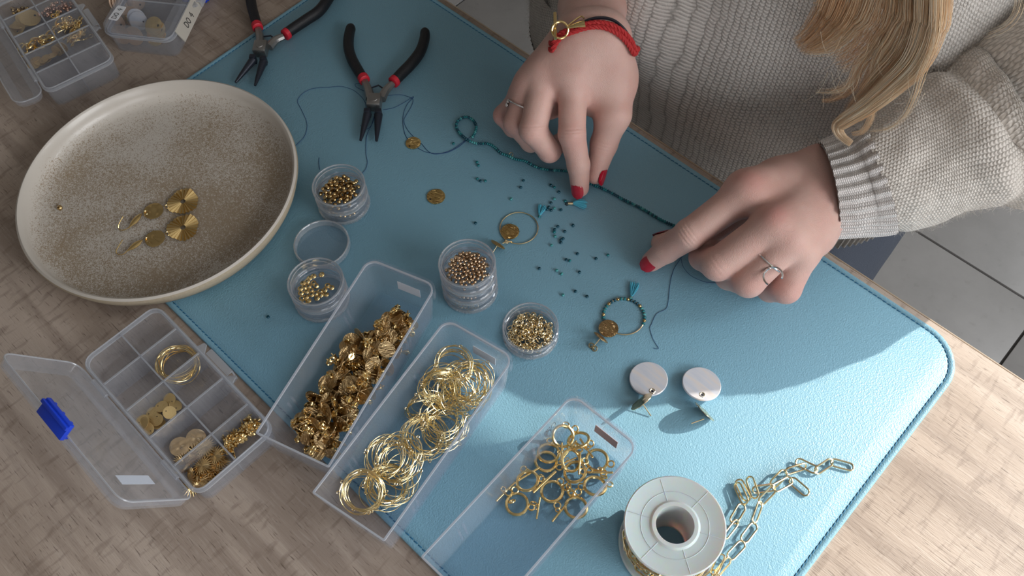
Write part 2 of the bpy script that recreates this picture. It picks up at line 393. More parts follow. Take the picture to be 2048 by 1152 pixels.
def spline(P, n=8, closed=False): # Catmull-Rom
    P = [Vector(p) for p in P]; k = len(P); out = []
    for i in range(k if closed else k-1):
        g = lambda j: P[j % k] if closed else P[max(0, min(k-1, j))]
        p0, p1, p2, p3 = g(i-1), g(i), g(i+1), g(i+2)
        for j in range(n):
            t = j/n; out.append(0.5*((2*p1)+(p2-p0)*t+(2*p0-5*p1+4*p2-p3)*t*t+(3*p1-p0-3*p2+p3)*t**3))
    if not closed: out.append(P[-1])
    return out
def resample(P, step):
    out = [P[0].copy()]; acc = 0.0
    for a, b in zip(P[:-1], P[1:]):
        L = (b-a).length; d = step-acc
        while d <= L and L > 0: out.append(a.lerp(b, d/L)); d += step
        acc = (acc+L) % step if L > 0 else acc
        acc = L-(d-step) if L > 0 else acc
    return out
def frame(xd, zd):
    z = Vector(zd).normalized(); x = Vector(xd); x = (x-z*x.dot(z)).normalized(); y = z.cross(x)
    return Matrix((x, y, z)).transposed()

# ------------------------------------------------------------------ the room
def struct(name, mb, m, **k):
    o = obj(name, mb, m, None, **k); o['kind'] = 'structure'; return o
fl = struct('floor', MB().box((-0.6, -0.2, -0.02), (4.6, 5.2, 0.03)), 'grout', smooth=False)
TS = 0.6075
tile_mb = MB().box((0, 0, 0), (TS-0.004, TS-0.004, 0.010), bev=0.0012); tile_me = finish(tile_mb.mesh('tile')); tile_me.materials.append(M['tile'])
for i in range(-4, 4):
    for j in range(-4, 4):
        x = 0.1113-TS/2+i*TS+TS; y = 1.0885-TS/2+j*TS
        if -2.8 < x < 1.6 and -2.7 < y < 2.3:
            t = bpy.data.objects.new('tile', tile_me); COL.objects.link(t); t.parent = fl; t.location = (x, y, -0.005)
JX = 1.062  # window jamb: its shadow is the edge of the sunlit patch
wb = MB()
wb.box(((JX-2.9)/2, 2.45, 1.35), (JX+2.9, 0.12, 2.7)); wb.box(((JX+1.86)/2, 2.45, 0.45), (1.86-JX, 0.12, 0.9)); HEADZ = 2.17   # window head: ends the sunlit patch near the lower edge of the mat
wb.box(((JX+1.86)/2, 2.45, (2.7+HEADZ)/2), (1.86-JX, 0.12, 2.7-HEADZ))
# the wall stands at y = 2.39 .. 2.51 with a window opening from the jamb to x = 1.86
struct('wall_back', wb, 'wall', smooth=False)
struct('wall_right', MB().box((1.98, -0.2, 1.35), (0.12, 5.4, 2.7)), 'wall', smooth=False)
struct('wall_left', MB().box((-2.96, -0.2, 1.35), (0.12, 5.4, 2.7)), 'wall', smooth=False)
struct('wall_front', MB().box((-0.49, -2.86, 1.35), (4.88, 0.12, 2.7)), 'wall', smooth=False)
struct('ceiling', MB().box((-0.49, -0.2, 2.76), (5.06, 5.5, 0.12)), 'ceiling', smooth=False)
wf = MB()
for x in (JX+0.01, 1.85): wf.box((x, 2.47, (.9+HEADZ)/2), (0.02, 0.05, HEADZ-.9))
for z in (0.91, HEADZ-.01): wf.box(((JX+1.86)/2, 2.47, z), (1.86-JX-0.04, 0.05, 0.02))
struct('window_1', wf, 'trim', smooth=False)
def side_frame(name, y, z, wy, hz): # frames added round the two fill lights; the wall behind is closed
    f = MB()
    for s_ in (-1, 1): f.box((1.905, y+s_*(wy/2+.03), z), (.03, .06, hz+.12)); f.box((1.905, y, z+s_*(hz/2+.03)), (.03, wy, .06))
    struct(name, f, 'trim', smooth=False)
side_frame('fill_frame_2', 0.45, 1.55, 1.24, 1.24); side_frame('fill_frame_3', -1.0, 1.35, 1.04, 1.24)

# ------------------------------------------------------------------ table
tab = thing('table', 'wood grain laminate table with a slim oak edge, standing on grey tiles', 'table', (-0.45, -0.15, 0))
local_part('tabletop', MB().box((-0.45, -0.15, TZ-0.0155), (1.96, 1.1036, 0.031), bev=0.0007), 'wood', tab, smooth=False)
local_part('edge_banding', MB().box((-0.45, 0.4026, TZ-0.0155), (1.96, 0.0014, 0.0306), bev=0.0005), 'edgeband', tab, smooth=False, label='thin oak edge banding')
for sx in (-1, 1):
    for sy in (-1, 1):
        local_part('leg', MB().box((-0.45+sx*0.92, -0.15+sy*0.49, (TZ-0.031)/2), (0.05, 0.05, TZ-0.031), bev=0.003), 'steel', tab)

# ------------------------------------------------------------------ blue desk mat
MX0, MX1, MY0, MY1, MT = -0.5725, 0.0298, 0.0520, 0.3965, 0.0022
def rrect(x0, x1, y0, y1, r, n=10):
    P = []
    for cx, cy_, a in ((x1-r, y1-r, 0), (x0+r, y1-r, 90), (x0+r, y0+r, 180), (x1-r, y0+r, 270)):
        for i in range(n+1):
            t = math.radians(a+90*i/n); P.append((cx+r*math.cos(t), cy_+r*math.sin(t)))
    return P
mt = thing('desk_mat', 'light blue leather-look desk mat with stitched edge, lying on the table', 'desk mat', ((MX0+MX1)/2, (MY0+MY1)/2, TZ))
def ring_solid(outs): # stacked outlines closed at both ends
    n = len(outs[0][0]); V = []; F = []
    for o, z in outs: V += [(x, y, z) for x, y in o]
    for k in range(len(outs)-1):
        for i in range(n): F.append((k*n+i, k*n+(i+1) % n, (k+1)*n+(i+1) % n, (k+1)*n+i))
    F.append(tuple(range(n-1, -1, -1))); F.append(tuple((len(outs)-1)*n+i for i in range(n))); return MB().add(V, F)
local_part('mat_sheet', ring_solid([(rrect(MX0, MX1, MY0, MY1, 0.031), TZ+0.0001), (rrect(MX0, MX1, MY0, MY1, 0.031), TZ+0.0014),
    (rrect(MX0+0.0007, MX1-0.0007, MY0+0.0007, MY1-0.0007, 0.0303), TZ+0.0019), (rrect(MX0+0.0032, MX1-0.0032, MY0+0.0032, MY1-0.0032, 0.028), TZ+0.0021),
    (rrect(MX0+0.0037, MX1-0.0037, MY0+0.0037, MY1-0.0037, 0.0275), TZ+0.00165), (rrect(MX0+0.0045, MX1-0.0045, MY0+0.0045, MY1-0.0045, 0.0268), TZ+0.00165),
    (rrect(MX0+0.0052, MX1-0.0052, MY0+0.0052, MY1-0.0052, 0.0262), TZ+0.0021)]), 'mat', mt, ang=60)
op = rrect(MX0+0.0041, MX1-0.0041, MY0+0.0041, MY1-0.0041, 0.0271, 16); op.append(op[0])
st = MB(); SP = resample([Vector((x, y, 0)) for x, y in op], 0.0037)
for a, b in zip(SP[:-1], SP[1:]):
    d = (b-a); mid = (a+b)/2; ang = math.atan2(d.y, d.x)+0.12
    st.tube([mid+Vector((math.cos(ang)*q*0.0014, math.sin(ang)*q*0.0014, TZ+0.00175+(0.00025 if abs(q) < 0.5 else -0.0001))) for q in (-1, -0.4, 0.4, 1)], 0.00033, 5)
local_part('stitching', st, 'stitch', mt, kind='stuff', label='darker blue edge stitching')
MZ = 0.0021 # top of the mat above the table top

# ------------------------------------------------------------------ stoneware plate
pc = Vector((-0.4815, 0.1077, TZ))
outl = [(43.8,359),(97,278),(200,206),(281,170),(375,158),(469,170),(531,206),(572,259),(594,312),(597,371),(579,424),(540,468),(474,522),(412,562),(341,596),(267,612),(187,603),(120,576),(65,520),(33,462),(26.5,418)]
A_ = []; B_ = []
for px, py in outl:
    q = W(px, py, 0.021)-pc; a = math.atan2(q.y, q.x); A_.append([1, math.cos(a), math.sin(a), math.cos(2*a), math.sin(2*a)]); B_.append(math.hypot(q.x, q.y))
cf = np.linalg.lstsq(np.array(A_), np.array(B_), rcond=None)[0]; R0 = float(cf[0])
def pmod(a, i): return float(cf @ np.array([1, math.cos(a), math.sin(a), math.cos(2*a), math.sin(2*a)]))/R0
pl_ = thing('stoneware_plate', 'large round stoneware plate with speckled cream glaze and raised rim, half on the mat', 'plate', pc)
PR = R0
prof_out = [(0.0, 0.0022), (0.080, 0.0022), (0.089, 0.0028), (0.0975, 0.0065), (PR-0.0022, 0.013), (PR, 0.0195), (PR-0.0006, 0.0215)]
prof_in = [(PR-0.0006, 0.0215), (PR-0.0022, 0.0226), (PR-0.0038, 0.0216), (PR-0.0050, 0.0155), (PR-0.0078, 0.0098), (PR-0.0125, 0.0073), (0.07, 0.0064), (0.035, 0.0062), (0.0, 0.0062)]
obj('plate_body', MB().lathe(prof_out, 128, mod=pmod), 'clay', pl_, ang=60, label='unglazed beige outside')
obj('glazed_face', MB().lathe(prof_in, 128, mod=pmod), 'glaze', pl_, ang=60)
PZ = 0.0064

# ------------------------------------------------------------------ sticker lettering made of pen strokes
GL = {'D': [[(0,0),(0,1)], [(0,1),(.45,.85),(.62,.5),(.45,.12),(0,0)]], 'O': [[(.32,0),(.05,.25),(.02,.6),(.2,.95),(.45,.95),(.62,.6),(.55,.2),(.32,0)]],
      '4': [[(.45,1),(0,.4),(.62,.4)], [(.46,.7),(.42,-.05)]], 'R': [[(0,0),(0,1)], [(0,1),(.5,.9),(.5,.6),(0,.5)], [(.15,.5),(.6,0)]]}
def letters(txt, h, gap=0.85, th=0.00022):
    mb = MB(); x = 0
    for ch in txt:
        if ch != ' ':
            for s_ in GL[ch]:
                pts = spline([Vector((x+a*h, b*h, 0)) for a, b in s_], 4) if len(s_) > 3 else [Vector((x+a*h, b*h, 0)) for a, b in s_]
                mb.tube(pts, th, 5, upv=(0, 0, 1))
        x += h*gap*(1.0 if ch != ' ' else 0.6)
    mb.v = [(a-x/2, b-h/2, c*0.4) for a, b, c in mb.v]; return mb

# ------------------------------------------------------------------ clear rectangular bins
BH = 0.038
def tub(L, Wd, h, t=0.0009, taper=0.0035, r0=0.0012, r1=0.008):
    # walls and floor of an open tapered tub; the +x end has rounded corners, the -x end square ones
    def ol(x, y, ra, rb, n=6):
        P = []
        for cx, cy_, a, r in ((x-ra, y-ra, 0, ra), (-x+rb, y-rb, 90, rb), (-x+rb, -y+rb, 180, rb), (x-ra, -y+ra, 270, ra)):
            for i in range(n+1): q = math.radians(a+90*i/n); P.append((cx+r*math.cos(q), cy_+r*math.sin(q)))
        return P
    a, b = L/2, Wd/2; tp = taper
    outs = [(ol(a-tp, b-tp, r1*.7, r0), 0.0), (ol(a, b, r1, r0), h), (ol(a-t, b-t, r1-t, r0*.5), h), (ol(a-tp-t, b-tp-t, r1*.7-t, r0*.5), t)]
    return ring_solid(outs), ol
def make_bin(corners, label, textcol=None):
    A, B, Cc, D = [W(*c, BH) for c in corners] # far left, far right, near right, near left
    ctr = (A+B+Cc+D)/4; xd = ((A+B)/2-(Cc+D)/2); yd = ((A+D)/2-(B+Cc)/2); L = xd.length; Wd = yd.length
    rz = math.atan2(xd.y, xd.x); t = thing('clear_bin', label, 'bin', (ctr.x, ctr.y, TZ+MZ+.0003), rz, 'three clear bins of gold findings')
    h = BH-MZ
    mb, ol = tub(L, Wd, h); obj('bin_body', mb, 'bin', t, ang=30)
    # pairs of little ribs inside the long walls
    rb = MB()
    for s in (-1, 1):
        for fx in (-0.28, 0.22):
            for dx in (-0.0022, 0.0022):
                rb.box((fx*L+dx, s*(Wd/2-0.0030), h*0.42), (0.0011, 0.0012, h*0.5), rot=Matrix.Rotation(-s*0.095, 3, 'X'))
    obj('wall_rib', rb, 'bin', t, kind='stuff')
    o0 = ol(L/2, Wd/2, 0.008, 0.0012); o1 = ol(L/2-0.0011, Wd/2-0.0011, 0.0069, 0.0006)
    obj('rim', MB().add([(x, y, z) for o, z in ((o0, h-0.0012), (o0, h+0.0002), (o1, h+0.0002), (o1, h-0.0012)) for x, y in o],
        [(k*28+i, k*28+(i+1) % 28, ((k+1) % 4)*28+(i+1) % 28, ((k+1) % 4)*28+i) for k in range(4) for i in range(28)]), 'bin_rim', t, ang=30, label='whitish rim edge')
    # the deeper lip that wraps the far end
    q0 = [p for p in ol(L/2+0.0018, Wd/2+0.0012, 0.009, 0.0012) if p[0] > L/2-0.010]; q1 = [p for p in ol(L/2+0.0008, Wd/2+0.0004, 0.008, 0.0006) if p[0] > L/2-0.010]
    q0.sort(key=lambda p: math.atan2(p[1], p[0]-L/2+0.02)); q1.sort(key=lambda p: math.atan2(p[1], p[0]-L/2+0.02)); n = min(len(q0), len(q1))
    V = [(x, y, z) for o, z in ((q0[:n], h-0.008), (q0[:n], h), (q1[:n], h), (q1[:n], h-0.008)) for x, y in o]
    obj('lip', MB().add(V, [(k*n+i, k*n+i+1, ((k+1) % 4)*n+i+1, ((k+1) % 4)*n+i) for k in range(4) for i in range(n-1)]), 'bin', t, ang=30)
    return t, L, Wd, h, rz, ctr
def end_sticker(b, m='sticker'):
    t, L, Wd, h, rz, ctr = b
    rot = Matrix.Rotation(math.radians(-84), 3, 'Y')
    o = obj('sticker', MB().box((L/2-0.0029, -0.004, h*0.54), (0.0002, 0.0175, 0.0085), rot=Matrix.Rotation(0.097, 3, 'Y')), m, t, smooth=False, label='blank white sticker')
    return o
bin1 = make_bin([(737, 516), (875, 571), (656, 936), (512, 866)], 'clear bin filled with flat gold stud earrings, leftmost of the three bins')
bin2 = make_bin([(893, 638), (1029, 714), (770, 1083), (622, 986)], 'clear bin full of thin gold hoops, the middle of the three bins')
bin3 = make_bin([(1145, 788), (1279, 891), (985, 1232), (832, 1124)], 'clear bin holding thick gold toggle rings and bars, beside the chain spool')
end_sticker(bin1); end_sticker(bin2)
M['sticker_pink'] = simple('faded_pink_sticker', C(222, 186, 182), 0.6)
end_sticker(bin3, 'sticker_pink')['label'] = 'faded pink sticker'
t3, L3, W3, h3, rz3, c3 = bin3
lt = letters('OR', 0.006); o = obj('marking', lt, 'ink', t3, label='pen marking reading OR'); o.location = (L3/2-0.022, W3/2-0.0007, h3*0.55); o.rotation_euler = (math.radians(90+5), 0, math.radians(180))

# ------------------------------------------------------------------ organiser boxes (two columns, five rows, hinged lid, latch)
OH = 0.021
def organiser(name, label, ctr, rz, Wd, L, lid_ang, rows=5, latch=True, mid=True, lw=0.97):
    t = thing(name, label, 'organiser box', (ctr.x, ctr.y, TZ), rz, 'clear compartment boxes')
    th = 0.0009
    def rr(x, y, r): return rrect(-x, x, -y, y, r, 5)
    a, b = Wd/2, L/2
    obj('tray', ring_solid([(rr(a-0.0022, b-0.0022, 0.006), 0.0003), (rr(a-0.001, b-0.001, 0.0075), OH), (rr(a-0.001-th, b-0.001-th, 0.0068), OH), (rr(a-0.0022-th, b-0.0022-th, 0.0052), 0.0003+th)]), 'box', t, ang=30)
    n = 24
    o0, o1 = rr(a, b, 0.0085), rr(a-0.0024, b-0.0024, 0.0066)
    obj('rim', MB().add([(x, y, z) for o, z in ((o0, OH-0.0035), (o0, OH-0.0022), (o1, OH-0.0022), (o1, OH-0.0035)) for x, y in o],
        [(k*n+i, k*n+(i+1) % n, ((k+1) % 4)*n+(i+1) % n, ((k+1) % 4)*n+i) for k in range(4) for i in range(n)]), 'box_rim', t, ang=30)
    obj('top_edge', MB().tube([(x, y, OH) for x, y in rr(a-0.0014, b-0.0014, 0.0072)], 0.00055, 5, closed=True), 'box_rim', t)
    if mid:
        d = obj('divider', MB().box((0, 0, OH/2), (0.0009, L-0.005, OH-0.001)), 'box', t, smooth=False)
        obj('divider_edge', MB().box((0, 0, OH-0.0003), (0.0011, L-0.005, 0.0007)), 'box_rim', d, smooth=False)
    for k in range(1, rows):
        y = -L/2+L*k/rows
        d = obj('divider', MB().box((0, y, OH/2), (Wd-0.005, 0.0009, OH-0.001)), 'box', t, smooth=False)
        obj('divider_edge', MB().box((0, y, OH-0.0003), (Wd-0.005, 0.0011, 0.0007)), 'box_rim', d, smooth=False)
    # latch receiver: a tongue between two pointed tabs on the +x side
    tg = MB().box((a+0.0028, 0, OH-0.004), (0.0045, 0.0235, 0.0010)); tg.box((a+0.005, 0, OH-0.007), (0.0010, 0.0235, 0.006))
    obj('latch_tongue', tg, 'box_rim', t, smooth=False)
    for s in (-1, 1): obj('pointed_tab', MB().prism([(a-0.001, s*0.0155-0.0045), (a+0.005, s*0.0165), (a+0.0045, s*0.0165+s*0.002), (a-0.001, s*0.0155+0.0045)], OH-0.004, OH-0.0028), 'box_rim', t, smooth=False)
    # lid: shallow tray hinged on the -x side
    lid = bpy.data.objects.new('lid', None); COL.objects.link(lid); lid.parent = t; lid.location = (-a-0.0012, 0, OH-0.001); lid.rotation_euler = (0, math.radians(-lid_ang), 0)
    LW = Wd*lw; LD = 0.0062
    # lid frame: x from the hinge across, z up when closed; skirt hangs down to z=0
    def lo(x0, x1, y, r): return rrect(x0, x1, -y, y, r, 5)
    obj('lid_shell', ring_solid([(lo(0.0, LW+0.001, b, 0.0085), 0.0), (lo(0.0008, LW, b-0.0008, 0.008), LD), (lo(0.0008+0.006, LW-0.006, b-0.0068, 0.004), LD+0.0001)]+
        [(lo(0.0018+0.005, LW-0.0065, b-0.0075, 0.004), LD-th), (lo(0.0018, LW-0.001, b-0.0018, 0.007), LD-th), (lo(0.001, LW, b-0.001, 0.0076), 0.0)]), 'box', lid, ang=30)
    obj('lid_rim', MB().tube([(x, y, 0.0) for x, y in lo(0.0, LW+0.001, b, 0.0085)], 0.00055, 5, closed=True), 'box_rim', lid)
    for s in (-1, 1): obj('hinge', MB().tube([(0, s*L*0.3-0.008, 0), (0, s*L*0.3+0.008, 0)], 0.0014, 8), 'box_rim', t).location = (-a-0.0012, 0, OH-0.001)
    if latch:
        lb = MB().box((LW+0.0052, 0, -0.0035), (0.0034, 0.0255, 0.0108), bev=0.0006)
        lb.box((LW+0.0030, 0, 0.0010), (0.0060, 0.0225, 0.0018)); lb.box((LW+0.0078, 0, -0.0065), (0.0022, 0.0265, 0.0024), bev=0.0005)
        for s in (-1, 0, 1): lb.box((LW+0.0030, s*0.0085, -0.0045), (0.0022, 0.0016, 0.0075))
        obj('latch', lb, 'blue_plastic', lid, smooth=False, label='blue plastic snap latch')
    return t, lid, LW, b
def boxfit(TL, TR, BR, BL, z=OH-0.002): # rim corners: hinge-far, latch-far, latch-near, hinge-near
    P = [W(*q, z) for q in (TL, TR, BR, BL)]; c = sum(P, Vector())/4
    xd = (P[1]+P[2]-P[0]-P[3])/2; yd = (P[0]+P[1]-P[2]-P[3])/2
    rz = (math.atan2(xd.y, xd.x)+math.atan2(-yd.x, yd.y))/2 if abs(math.atan2(xd.y, xd.x)-math.atan2(-yd.x, yd.y)) < 1 else math.atan2(-yd.x, yd.y)
    return c, rz, xd.length, yd.length
# open box at the lower left: hinge side faces the left of the table
b1c, b1r, b1w, b1l = boxfit((168, 722), (318, 612), (549, 850), (386, 1004))
ob1, lid1, LW1, _ = organiser('open_organiser_box', 'open clear compartment box with a raised lid and blue latch, below the plate', b1c, b1r, 0.0615, 0.1325, 116)
obj('sticker', MB().box((LW1*0.60, -0.048, -0.0060+0.0062), (0.026, 0.0075, 0.0002), rot=Matrix.Rotation(0.02, 3, 'Z')), 'sticker', lid1, smooth=False, label='blank white sticker')
b2c0 = [W(90, 188, OH-0.002), W(236, 122, OH-0.002)]
xd2 = (b2c0[1]-b2c0[0]); xd2.z = 0; ux = xd2.normalized()
zz_ = OH-0.002; uy = ((W(0, 44, zz_)-W(88, 181, zz_)).normalized()+(W(164, 13, zz_)-W(237, 115, zz_)).normalized()+Vector((-ux.y, ux.x, 0))*.5).normalized(); ux = Vector((uy.y, -uy.x, 0))
b2ctr = (b2c0[0]+b2c0[1])/2+uy*0.064
ob2, lid2, LW2, _ = organiser('open_organiser_box', 'open clear compartment box in the upper left corner, its side flap folded flat', b2ctr, math.atan2(ux.y, ux.x), 0.0605, 0.1275, 174, latch=False, lw=0.36)
e0, e1 = W(196, 58, OH+0.004), W(346, 74, OH+0.004)
ux3 = (e1-e0); ux3.z = 0; ux3.normalize(); uy3 = Vector((-ux3.y, ux3.x, 0)); b3ctr = (e0+e1)/2+uy3*0.063
ob3, lid3, LW3, b3b = organiser('closed_organiser_box', 'closed clear compartment box marked DO 4, beside the plier handles', b3ctr, math.atan2(ux3.y, ux3.x), 0.0605, 0.1275, 0, rows=3, latch=False, mid=False)
M['flap'] = simple('aged_label_paper', C(186, 180, 170), 0.6)
# label on the lid and flap sticker on its latch side, both reading DO 4
s3 = obj('sticker', MB().prism(rrect(-0.0085, 0.0085, -0.0042, 0.0042, 0.0012, 4), 0, 0.00025), 'sticker', lid3, smooth=False, label='white sticker reading DO 4')
s3.location = (0.0085, -b3b+0.0195, 0.0064); s3.rotation_euler = (0, 0, math.radians(84))
l3 = obj('lettering', letters('DO 4', 0.0042, th=0.00028), 'ink', s3); l3.location = (0, 0, 0.0003)
fp = obj('flap', MB().box((LW3+0.0045, -b3b+0.034, -0.0045), (0.0009, 0.046, 0.0125), rot=Matrix.Rotation(-0.42, 3, 'Y')), 'flap', lid3, smooth=False, label='hanging side flap with white label reading DO 4')
l4 = obj('lettering', letters('DO 4', 0.0052, th=0.00036), 'ink', fp)
l4.location = (LW3+0.0052, -b3b+0.032, -0.0043); l4.rotation_euler = (math.radians(90), 0, math.radians(90)); l4.rotation_euler = (Matrix.Rotation(-0.42, 3, 'Y') @ Euler((math.radians(90), 0, math.radians(90))).to_matrix()).to_euler()
# blue latch of a further box just inside the top edge of the picture
lc = W(392, -12, 0.004)
nb = thing('blue_snap_latch', 'blue plastic latch of a box at the top edge, beside the DO 4 box', 'latch', (lc.x, lc.y, TZ), math.radians(38))
obj('latch_plate', MB().box((0, 0, 0.005), (0.0255, 0.011, 0.008), bev=0.001), 'blue_plastic', nb)
obj('latch_lip', MB().box((0, -0.006, 0.003), (0.0225, 0.003, 0.004), bev=0.0006), 'blue_plastic', nb)

# ------------------------------------------------------------------ small screw jars for beads
JH = 0.0122
def make_jar(name, label, x, y, z, r, h=JH, first=False, teeth=True, group='small clear bead jars'):
    t = thing(name, label, 'jar', (x, y, z), 0, group)
    b = [(0.0, 0.0008), (r-0.0032, 0.0008), (r-0.0016, 0.0022), (r-0.0014, h-0.0003), (r-0.0004, h-0.0001), (r, h-0.0006), (r, h-0.0028)]
    b += [(r-0.0011, h-0.0034), (r-0.0011, h-0.0046), (r-0.0003, h-0.0052), (r-0.0011, h-0.0058), (r-0.0011, 0.0028), (r-0.0016, 0.0010), (r-0.0026, 0.0002), (0.0, 0.0002)]
    obj('cup', MB().lathe(b, 64), 'jar', t, ang=50)
    rm = MB().torus(r-0.0007, 0.0006, 64, 6, (0, 0, h-0.0003)); rm.torus(r-0.0024, 0.0003, 64, 5, (0, 0, h-0.0016)); obj('rim', rm, 'jar_rim', t)
    ft = MB().lathe([(r-0.0018, 0.0002), (r-0.0004, 0.0004), (r-0.0002, 0.0024), (r-0.0014, 0.0030)], 160, mod=(lambda a, i: 1.0+(0.016 if math.sin(a*80) > 0 and teeth else 0)))
    obj('ribbed_foot', ft, 'jar_rim', t, ang=20)
    return t
def jar_stack(px, py, n, r, labels):
    base = W(px, py, MZ+n*JH); out = []
    for k in range(n):
        out.append(make_jar('bead_jar', labels[k], base.x, base.y, TZ+MZ+.0003+k*JH, r, teeth=(k == 0)))
    return base, out
js1, _ = jar_stack(677, 370, 2, 0.0196, ['bottom clear jar under the jar of dark gold beads, below the pliers', 'top clear jar of dark gold beads, nearest the pliers'])
js2, _ = jar_stack(631, 563, 2, 0.0196, ['bottom clear jar under the jar of flat gold discs', 'top clear jar holding a few flat gold disc beads, beside the plate'])
js3, _ = jar_stack(934, 526, 3, 0.0196, ['bottom clear jar of the three-jar stack', 'middle clear jar of the three-jar stack', 'top clear jar packed with tiny bronze beads, on the three-jar stack'])
js4, _ = jar_stack(1061, 654, 1, 0.0192, ['single clear jar of small gold jump rings, beside the second bin'])
lp = W(644, 489, MZ+0.004)
ld = thing('jar_lid', 'empty clear round jar lid lying open beside the jars', 'lid', (lp.x, lp.y, TZ+MZ+.0002), 0)
obj('lid_disc', MB().lathe([(0.0, 0.0004), (0.0185, 0.0004), (0.0185, 0.0009), (0.0, 0.0009)], 64), 'jar', ld)
obj('lid_wall', MB().lathe([(0.0192, 0.0004), (0.0202, 0.0012), (0.0202, 0.0058), (0.0194, 0.0060), (0.0190, 0.0055), (0.0188, 0.0006)], 160, mod=lambda a, i: 1.0+(0.008 if math.sin(a*80) > 0 and i in (1, 2) else 0), closed=True), 'jar_rim', ld, ang=25)
obj('rim', MB().torus(0.0196, 0.0007, 64, 6, (0, 0, 0.0058)), 'jar_rim', ld)

# ------------------------------------------------------------------ the person: body grown from one distance field
def A3(v): return np.array([v.x, v.y, v.z])
def smin(a, b, k):
    h = np.maximum(k-np.abs(a-b), 0.0)/k
    return np.minimum(a, b)-h*h*k*0.25
class Field:
    def __init__(s, lo, hi, h):
        s.h = h; s.lo = np.array(lo); s.n = np.ceil((np.array(hi)-s.lo)/h).astype(int)+1; s.ax = [s.lo[i]+h*np.arange(s.n[i]) for i in range(3)]
    def empty(s): return np.full(tuple(s.n), 0.05, np.float32)
    def cone(s, F, a, b, ra, rb, k, squash=None):
        a = np.array(a); b = np.array(b); R = max(ra, rb)+k+2*s.h+0.003
        i0 = [max(0, int((min(a[i], b[i])-R-s.lo[i])/s.h)) for i in range(3)]; i1 = [min(s.n[i], int((max(a[i], b[i])+R-s.lo[i])/s.h)+2) for i in range(3)]
        if any(i1[i] <= i0[i] for i in range(3)): return
        X = s.ax[0][i0[0]:i1[0], None, None]; Y = s.ax[1][None, i0[1]:i1[1], None]; Z = s.ax[2][None, None, i0[2]:i1[2]]
        d = b-a; L2 = max(d@d, 1e-12)
        t = np.clip(((X-a[0])*d[0]+(Y-a[1])*d[1]+(Z-a[2])*d[2])/L2, 0, 1)
        dx, dy, dz = X-a[0]-t*d[0], Y-a[1]-t*d[1], Z-a[2]-t*d[2]
        q = dx*dx+dy*dy+dz*dz
        if squash is not None: # flatten along a direction: (unit vector, factor)
            n_, f_ = squash; pn = dx*n_[0]+dy*n_[1]+dz*n_[2]; q = q+pn*pn*(f_*f_-1)
        v = (np.sqrt(q)-(ra+(rb-ra)*t)).astype(np.float32)
        sl = tuple(slice(i0[i], i1[i]) for i in range(3)); F[sl] = smin(F[sl], v, k)
def surface_nets(F, lo, h):
    S = F < 0; nx, ny, nz = F.shape
    c = np.zeros((nx-1, ny-1, nz-1), np.uint8)
    for i in (0, 1):
        for j in (0, 1):
            for k in (0, 1): c += S[i:nx-1+i, j:ny-1+j, k:nz-1+k]
    I = np.argwhere((c > 0) & (c < 8)); idx = np.full(c.shape, -1, np.int64); idx[tuple(I.T)] = np.arange(len(I))
    acc = np.zeros((len(I), 3)); cnt = np.zeros(len(I))
    for ax in range(3):
        o1, o2 = [a for a in range(3) if a != ax]
        for u in (0, 1):
            for v in (0, 1):
                p = I.copy(); p[:, o1] += u; p[:, o2] += v; q = p.copy(); q[:, ax] += 1
                fa, fb = F[tuple(p.T)], F[tuple(q.T)]; m = (fa < 0) != (fb < 0)
                t = np.where(m, fa/(fa-fb+1e-20), 0); pos = np.zeros((len(I), 3)); pos[:, ax] = t; pos[:, o1] = u; pos[:, o2] = v
                acc[m] += pos[m]; cnt[m] += 1
    V = np.array(lo)+h*(I+acc/np.maximum(cnt, 1)[:, None]); Q = []
    for ax in range(3):
        o1, o2 = (ax+1) % 3, (ax+2) % 3
        sa = [slice(None)]*3; sb = [slice(None)]*3; sa[ax] = slice(0, -1); sb[ax] = slice(1, None)
        E_ = np.argwhere(S[tuple(sa)] != S[tuple(sb)]); ok = (E_[:, o1] > 0) & (E_[:, o2] > 0) & (E_[:, o1] < F.shape[o1]-1) & (E_[:, o2] < F.shape[o2]-1); E_ = E_[ok]
        flip = S[tuple(E_.T)]; cs = []
        for du, dv in ((-1, -1), (0, -1), (0, 0), (-1, 0)):
            p = E_.copy(); p[:, o1] += du; p[:, o2] += dv; cs.append(idx[tuple(p.T)])
        q = np.stack(cs, 1); q[~flip] = q[~flip][:, ::-1]; Q.append(q)
    Q = np.concatenate(Q); return V, Q[(Q >= 0).all(1)]
def relax(V, Q, it=2, lam=0.5):
    e = np.concatenate([Q[:, [i, (i+1) % 4]] for i in range(4)]); n = len(V)
    for _ in range(it):
        s_ = np.zeros((n, 3)); c_ = np.zeros(n)
        for a, b in ((0, 1), (1, 0)):
            for d in range(3): s_[:, d] += np.bincount(e[:, a], V[e[:, b], d], n)
            c_ += np.bincount(e[:, a], minlength=n)
        V = V+lam*(s_/np.maximum(c_, 1)[:, None]-V)
    return V
def vnormals(V, Q):
    n = np.cross(V[Q[:, 2]]-V[Q[:, 0]], V[Q[:, 3]]-V[Q[:, 1]]); N_ = np.zeros_like(V)
    for i in range(4):
        for d in range(3): N_[:, d] += np.bincount(Q[:, i], n[:, d], len(V))
    return N_/np.maximum(np.linalg.norm(N_, axis=1), 1e-12)[:, None]

